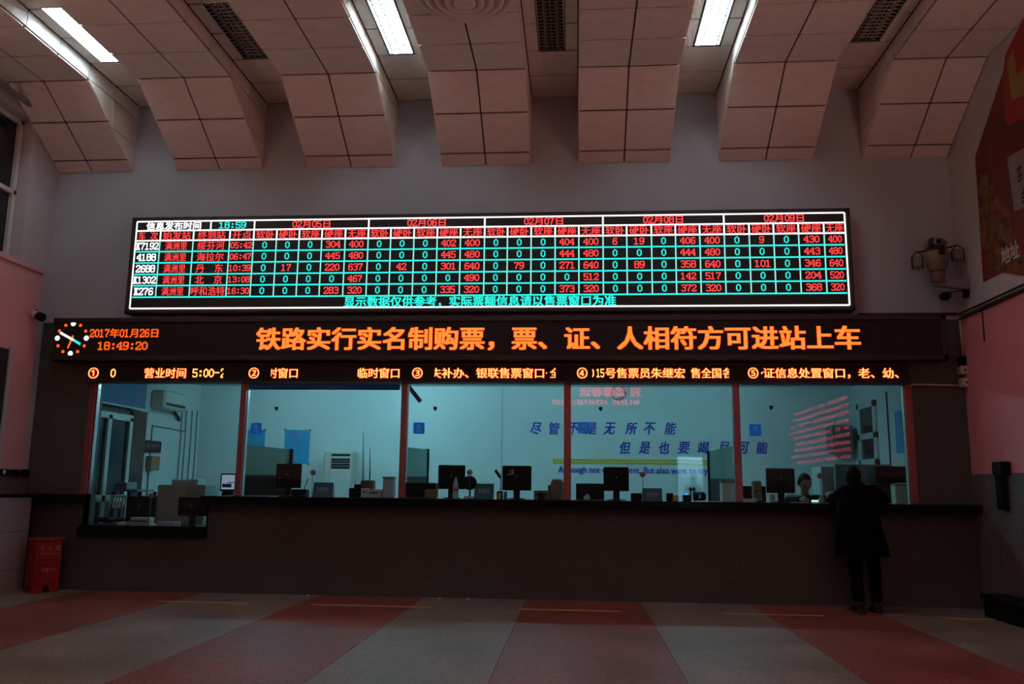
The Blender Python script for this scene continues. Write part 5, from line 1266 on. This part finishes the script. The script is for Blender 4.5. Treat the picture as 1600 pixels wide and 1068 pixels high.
# ================================================================== PEOPLE
def remesh(mb, voxel=.008, smooth=4):
    me = mb.mesh('tmp', M['skin']); o_ = bpy.data.objects.new('tmp', me); COL.objects.link(o_)
    r = o_.modifiers.new('r', 'REMESH'); r.mode = 'VOXEL'; r.voxel_size = voxel; r.use_smooth_shade = True
    s = o_.modifiers.new('s', 'SMOOTH'); s.factor = .5; s.iterations = smooth
    bpy.context.view_layer.update(); dg = bpy.context.evaluated_depsgraph_get()
    out = bpy.data.meshes.new_from_object(o_.evaluated_get(dg)); bpy.data.objects.remove(o_)
    for p in out.polygons: p.use_smooth = True
    return out
def hand(mb, wr, d, nrm, side, curl=.5):
    """palm plus five unequal bent fingers; d = forward, nrm = back of the hand, side = +1 thumb towards d x nrm"""
    d = Vector(d).normalized(); nrm = (Vector(nrm) - d * d.dot(Vector(nrm))).normalized(); s_ = d.cross(nrm) * side
    wr = Vector(wr); pc_ = wr + d * .05
    mb.tube([wr - d * .01, wr + d * .02, wr + d * .055, wr + d * .09], [.026, .031, .037, .030], 12)
    st_ = len(mb.v)
    for k, (off, L, r) in enumerate(((.028, .070, .0092), (.009, .080, .0095), (-.010, .074, .0092), (-.028, .058, .0082))):
        p = wr + d * .08 + s_ * off; a = .15; pth = [p - d * .02, p]
        for seg_ in (.42, .33, .25):
            a += curl * .75; q_ = pth[-1] + (d * math.cos(a) - nrm * math.sin(a)) * L * seg_; pth.append(q_)
        mb.tube(pth, [r * 1.1, r * 1.1, r, r * .95, r * .75], 8)
    p = wr + d * .025 + s_ * .026
    mb.tube([p - s_ * .012, p + (d * .5 + s_ * .8).normalized() * .03, p + (d * .8 + s_ * .55 - nrm * .2).normalized() * .062, p + (d * .95 + s_ * .2 - nrm * .45).normalized() * .085], [.015, .0125, .011, .008], 8)
def headfn(d, p):
    x, y, z = p
    if z < 0: x *= 1 - .38 * (-d.z) ** 1.6; y = y * (1 - .18 * (-d.z)) + .012 * (-d.z)
    if y > 0: y *= .93; x *= 1 - .04 * d.y
    return Vector((x, y, z))
def person(label, base, rz, J, cloth, hairlen=.0, coat=None, group=None):
    """J in local metres, facing +Y; base = floor point"""
    R3 = Matrix.Translation(Vector(base)) @ Matrix.Rotation(rz, 4, 'Z')
    t = empty('person', base, label=label, cat='person')
    HC = Vector(J['head']); HR = Matrix.Rotation(J.get('turn', 0), 4, 'Z') @ Matrix.Rotation(-J.get('nod', 0), 4, 'X')
    HM = Matrix.Translation(HC) @ HR
    b = MB()
    k = len(b.v); b.ell((0, 0, 0), (.076, .096, .118), 24, 18, headfn)
    b.tube([(0, .080, .012), (0, .104, -.026), (0, .088, -.034)], [.009, .014, .008], 8)             # nose
    b.ell((0, .088, -.062), (.024, .010, .009), 10, 8)                                                 # lips
    b.ell((0, .070, .030), (.055, .022, .010), 12, 8)                                                  # brow
    b.ell((0, .066, -.098), (.026, .022, .016), 10, 8)                                                 # chin
    for sx in (-1, 1): b.ell((sx * .077, -.005, -.008), (.010, .020, .032), 10, 8)
    b.xf(HM, k)
    nk = Vector(J['neck']); ch = Vector(J['chest']); pv = Vector(J['pelvis'])
    b.tube([HC + Vector((0, -.02, -.03)), (HC * .45 + nk * .55) + Vector((0, -.01, 0)), nk, nk * .7 + ch * .3], [.050, .050, .058, .075], 14)
    n = 18; rings = [(pv + Vector((0, 0, -.08)), .13, .09), (pv, .155, .11), (pv * .55 + ch * .45, .13, .095), (ch, .165, .115), (ch * .35 + nk * .65, .13, .085), (nk, .06, .055)]
    b.loft(rings, n)
    for s in ('l', 'r'):
        sh, el, wrp = Vector(J['sh' + s]), Vector(J['el' + s]), Vector(J['wr' + s])
        b.tube([ch * .4 + nk * .4 + sh * .2, sh, (sh + el) / 2, el, (el * .6 + wrp * .4), wrp], [.06, .055, .046, .038, .036, .026], 12)
        hand(b, wrp, J.get('hd' + s, wrp - el), J.get('hn' + s, (0, 0, 1)), 1 if s == 'l' else -1, J.get('curl', .45))
        hp, kn, an = Vector(J['hp' + s]), Vector(J['kn' + s]), Vector(J['an' + s])
        b.tube([pv * .5 + hp * .5, hp, (hp + kn) / 2, kn, kn * .65 + an * .35, an], [.09, .088, .07, .052, .050, .034], 14)
        b.tube([an + Vector((0, -.05, -.045)), an + Vector((0, .02, -.045)), an + Vector((0, .13, -.055)), an + Vector((0, .18, -.06))], [.034, .040, .034, .02], 10)
    b.xf(R3); me = remesh(b, .009, 3); place('body', me, t)
    # eyes
    for sx in (-1, 1):
        e = MB(); e.ell((sx * .030, .079, .008), (.013, .008, .008), 12, 8); e.xf(R3 @ HM); eo = e.build('eye', M['eye'], t)
        e = MB(); e.ell((sx * .030, .0862, .008), (.0055, .0025, .0055), 10, 6); e.xf(R3 @ HM); e.build('pupil', M['pupil'], eo)
    # hair
    h = MB()
    def hf(d, p):
        k = 1.0
        front = max(0, d.y)
        low = max(0, -d.z + .25 * 1)
        if d.y > .25 and d.z < .45: k = .86
        if d.z < -.35 - hairlen and d.y < .25: k = .80
        return Vector((p.x * k, p.y * k - .004, p.z * k + .004)) * (1 + .02 * math.sin(9 * d.x + 7 * d.z))
    h.ell((0, -.006, .012), (.088, .106, .122), 28, 20, hf); h.xf(R3 @ HM); h.build('hair', M['hair'], t)
    # clothes
    if coat:
        c_ = MB(); c_.loft(coat, 28)
    else:
        c_ = MB(); c_.loft([(r[0], r[1] + .022, r[2] + .022) for r in rings[:-1]] + [(nk + Vector((0, 0, .01)), .075, .07)], 24)
    for s in ('l', 'r'):
        sh, el, wrp = Vector(J['sh' + s]), Vector(J['el' + s]), Vector(J['wr' + s])
        c_.tube([ch * .3 + nk * .4 + sh * .3, sh, (sh + el) / 2, el, (el + wrp) / 2, wrp - (wrp - el).normalized() * .02], ([.09, .098, .09, .085, .075, .05] if coat else [.075, .082, .070, .062, .056, .046]), 14)
    c_.xf(R3); place('coat' if coat else 'jacket', remesh(c_, .014, 6), t).data.materials[0] = M[cloth]
    tr = MB()
    tr.loft([(pv + Vector((0, 0, -.10)), .14, .105), (pv, .17, .125), (pv + Vector((0, 0, .10)), .15, .11)], 20)
    for s in ('l', 'r'):
        hp, kn, an = Vector(J['hp' + s]), Vector(J['kn' + s]), Vector(J['an' + s])
        tr.tube([pv * .4 + hp * .6, hp, (hp + kn) / 2, kn, kn * .4 + an * .6, an + Vector((0, 0, .02))], [.10, .10, .085, .070, .066, .058], 14)
        so_ = MB()
        so_.tube([an + Vector((0, -.065, -.035)), an + Vector((0, 0, -.022)), an + Vector((0, .09, -.042)), an + Vector((0, .19, -.05))], [.040, .050, .042, .028], 12)
        so_.bbox(an + Vector((-.045, -.10, -.08)), an + Vector((.045, .21, -.055)), .012); so_.xf(R3)
        place('shoe', remesh(so_, .008, 3), t).data.materials[0] = M['shoe']
    tr.xf(R3); place('trousers', remesh(tr, .014, 5), t).data.materials[0] = M['trousers']
    return t

# customer at window five, back to the camera, leaning on the ledge
YF = -.50
bx = aY(1353, 945, YF).x
lx = lambda p, z, y=0.2: aY(p, z, YF + y).x - bx
J = dict(head=(lx(1334, 742), .27, 1.47), neck=(lx(1337, 752), .20, 1.345), chest=(lx(1341, 775), .12, 1.20), pelvis=(lx(1343, 815, 0), 0, .86), turn=.15, nod=-.35,
         shl=(lx(1319, 765), .16, 1.29), ell=(lx(1308, 783), .24, 1.215), wrl=(lx(1305, 775), .40, 1.225), hdl=(-.05, .5, .45), hnl=(-.6, -.5, .4),
         shr=(lx(1364, 765), .15, 1.30), elr=(lx(1379, 780), .20, 1.20), wrr=(lx(1362, 778), .46, 1.205), hdr=(-.7, .6, 0), hnr=(0, 0, 1),
         hpl=(lx(1333, 820, 0), 0, .84), hpr=(lx(1356, 820, 0), 0, .84), knl=(lx(1337, 870, 0), .03, .46), knr=(lx(1366, 870, 0), .02, .46), anl=(lx(1341, 935, 0), -.02, .085), anr=(lx(1369, 935, 0), -.02, .085))
coat = [((lx(1346, 857, 0), -.02, .60), .30, .20), ((lx(1345, 840, 0), -.01, .74), .28, .185), ((lx(1341, 815, 0), .0, .92), .25, .165), ((lx(1340, 795, .04), .04, 1.06), .24, .155),
        ((lx(1341, 778, .1), .10, 1.19), .235, .15), ((lx(1341, 765), .15, 1.29), .205, .125), ((lx(1339, 757), .18, 1.355), .14, .10), ((lx(1337, 754), .21, 1.40), .085, .082), ((lx(1336, 752), .235, 1.425), .078, .080)]
person('person in a long black coat leaning on the counter at window five, seen from behind', (bx, YF, 0), 0, J, 'coat', .25, coat)

# clerk
cc = aY(1257, 755, 1.15)
hb = cc.z - OZ
Jc = dict(head=(0, .02, hb), neck=(0, -.01, hb - .16), chest=(0, -.03, hb - .32), pelvis=(0, -.06, hb - .72), turn=.15, nod=.12,
          shl=(-.17, -.02, hb - .22), ell=(-.22, .10, hb - .42), wrl=(-.12, .33, hb - .37 + .17), shr=(.17, -.02, hb - .22), elr=(.23, .10, hb - .42), wrr=(.14, .33, hb - .37 + .17),
          hpl=(-.09, -.04, hb - .73), hpr=(.09, -.04, hb - .73), knl=(-.12, .40, hb - .70), knr=(.12, .40, hb - .70), anl=(-.12, .38, .085 + hb - 1.18), anr=(.12, .38, .085 + hb - 1.18))
wz_ = WB - OZ + .035
for s in ('l', 'r'): v = Jc['wr' + s]; Jc['wr' + s] = (v[0], v[1] + .05, wz_); v = Jc['el' + s]; Jc['el' + s] = (v[0], v[1], wz_ - .01)
Jc['anl'] = (-.12, .36, .30); Jc['anr'] = (.12, .36, .30)
person('clerk in a dark jacket seated behind the glass of window five', (cc.x, 1.15, OZ), PI, Jc, 'darkgrey', .1)
zs = OZ + hb - .72 - .11
t = empty('office_chair', (cc.x, 1.2, OZ), label='black office chair carrying the seated clerk', cat='chair')
MB().bbox((cc.x - .24, .98, zs - .07), (cc.x + .24, 1.45, zs), .03).build('seat', M['black'], t)
MB().bbox((cc.x - .2, 1.42, zs + .1), (cc.x + .2, 1.48, zs + .42), .03).build('backrest', M['black'], t)
MB().bbox((cc.x - .03, 1.43, zs - .03), (cc.x + .03, 1.47, zs + .15), .006).build('back_post', M['black'], t)
MB().cyl((cc.x, 1.2, OZ + .05), (cc.x, 1.2, zs - .06), .03, 12).build('column', M['grey'], t)
for k in range(5):
    a_ = 2 * PI * k / 5; MB().tube([(cc.x, 1.2, OZ + .07), (cc.x + .28 * math.cos(a_), 1.2 + .28 * math.sin(a_), OZ + .03)], [.03, .02], 8).build('base_arm', M['black'], t)
MB().lathe((cc.x, 1.2, OZ + .25), [(.22, 0), (.22, .015)], 20).build('foot_ring', M['steel'], t)

# figure standing in the entrance (its outline shows in the reflection)
rp_ = aY(1084, 745, 16.2)
Js = dict(head=(0, .02, 1.60), neck=(0, -.01, 1.43), chest=(0, 0, 1.25), pelvis=(0, 0, .92), turn=.3,
          shl=(-.18, 0, 1.37), ell=(-.25, -.02, 1.10), wrl=(-.24, .08, .86), shr=(.18, 0, 1.37), elr=(.28, -.04, 1.12), wrr=(.20, .12, .95),
          hpl=(-.09, 0, .90), hpr=(.09, 0, .90), knl=(-.10, .02, .49), knr=(.11, .02, .49), anl=(-.11, -.01, .085), anr=(.12, -.01, .085))
person('person in dark clothes standing before the entrance, seen only as a reflection', (rp_.x, -16.2, 0), .3, Js, 'darkgrey', .1)
bpy.context.view_layer.update()
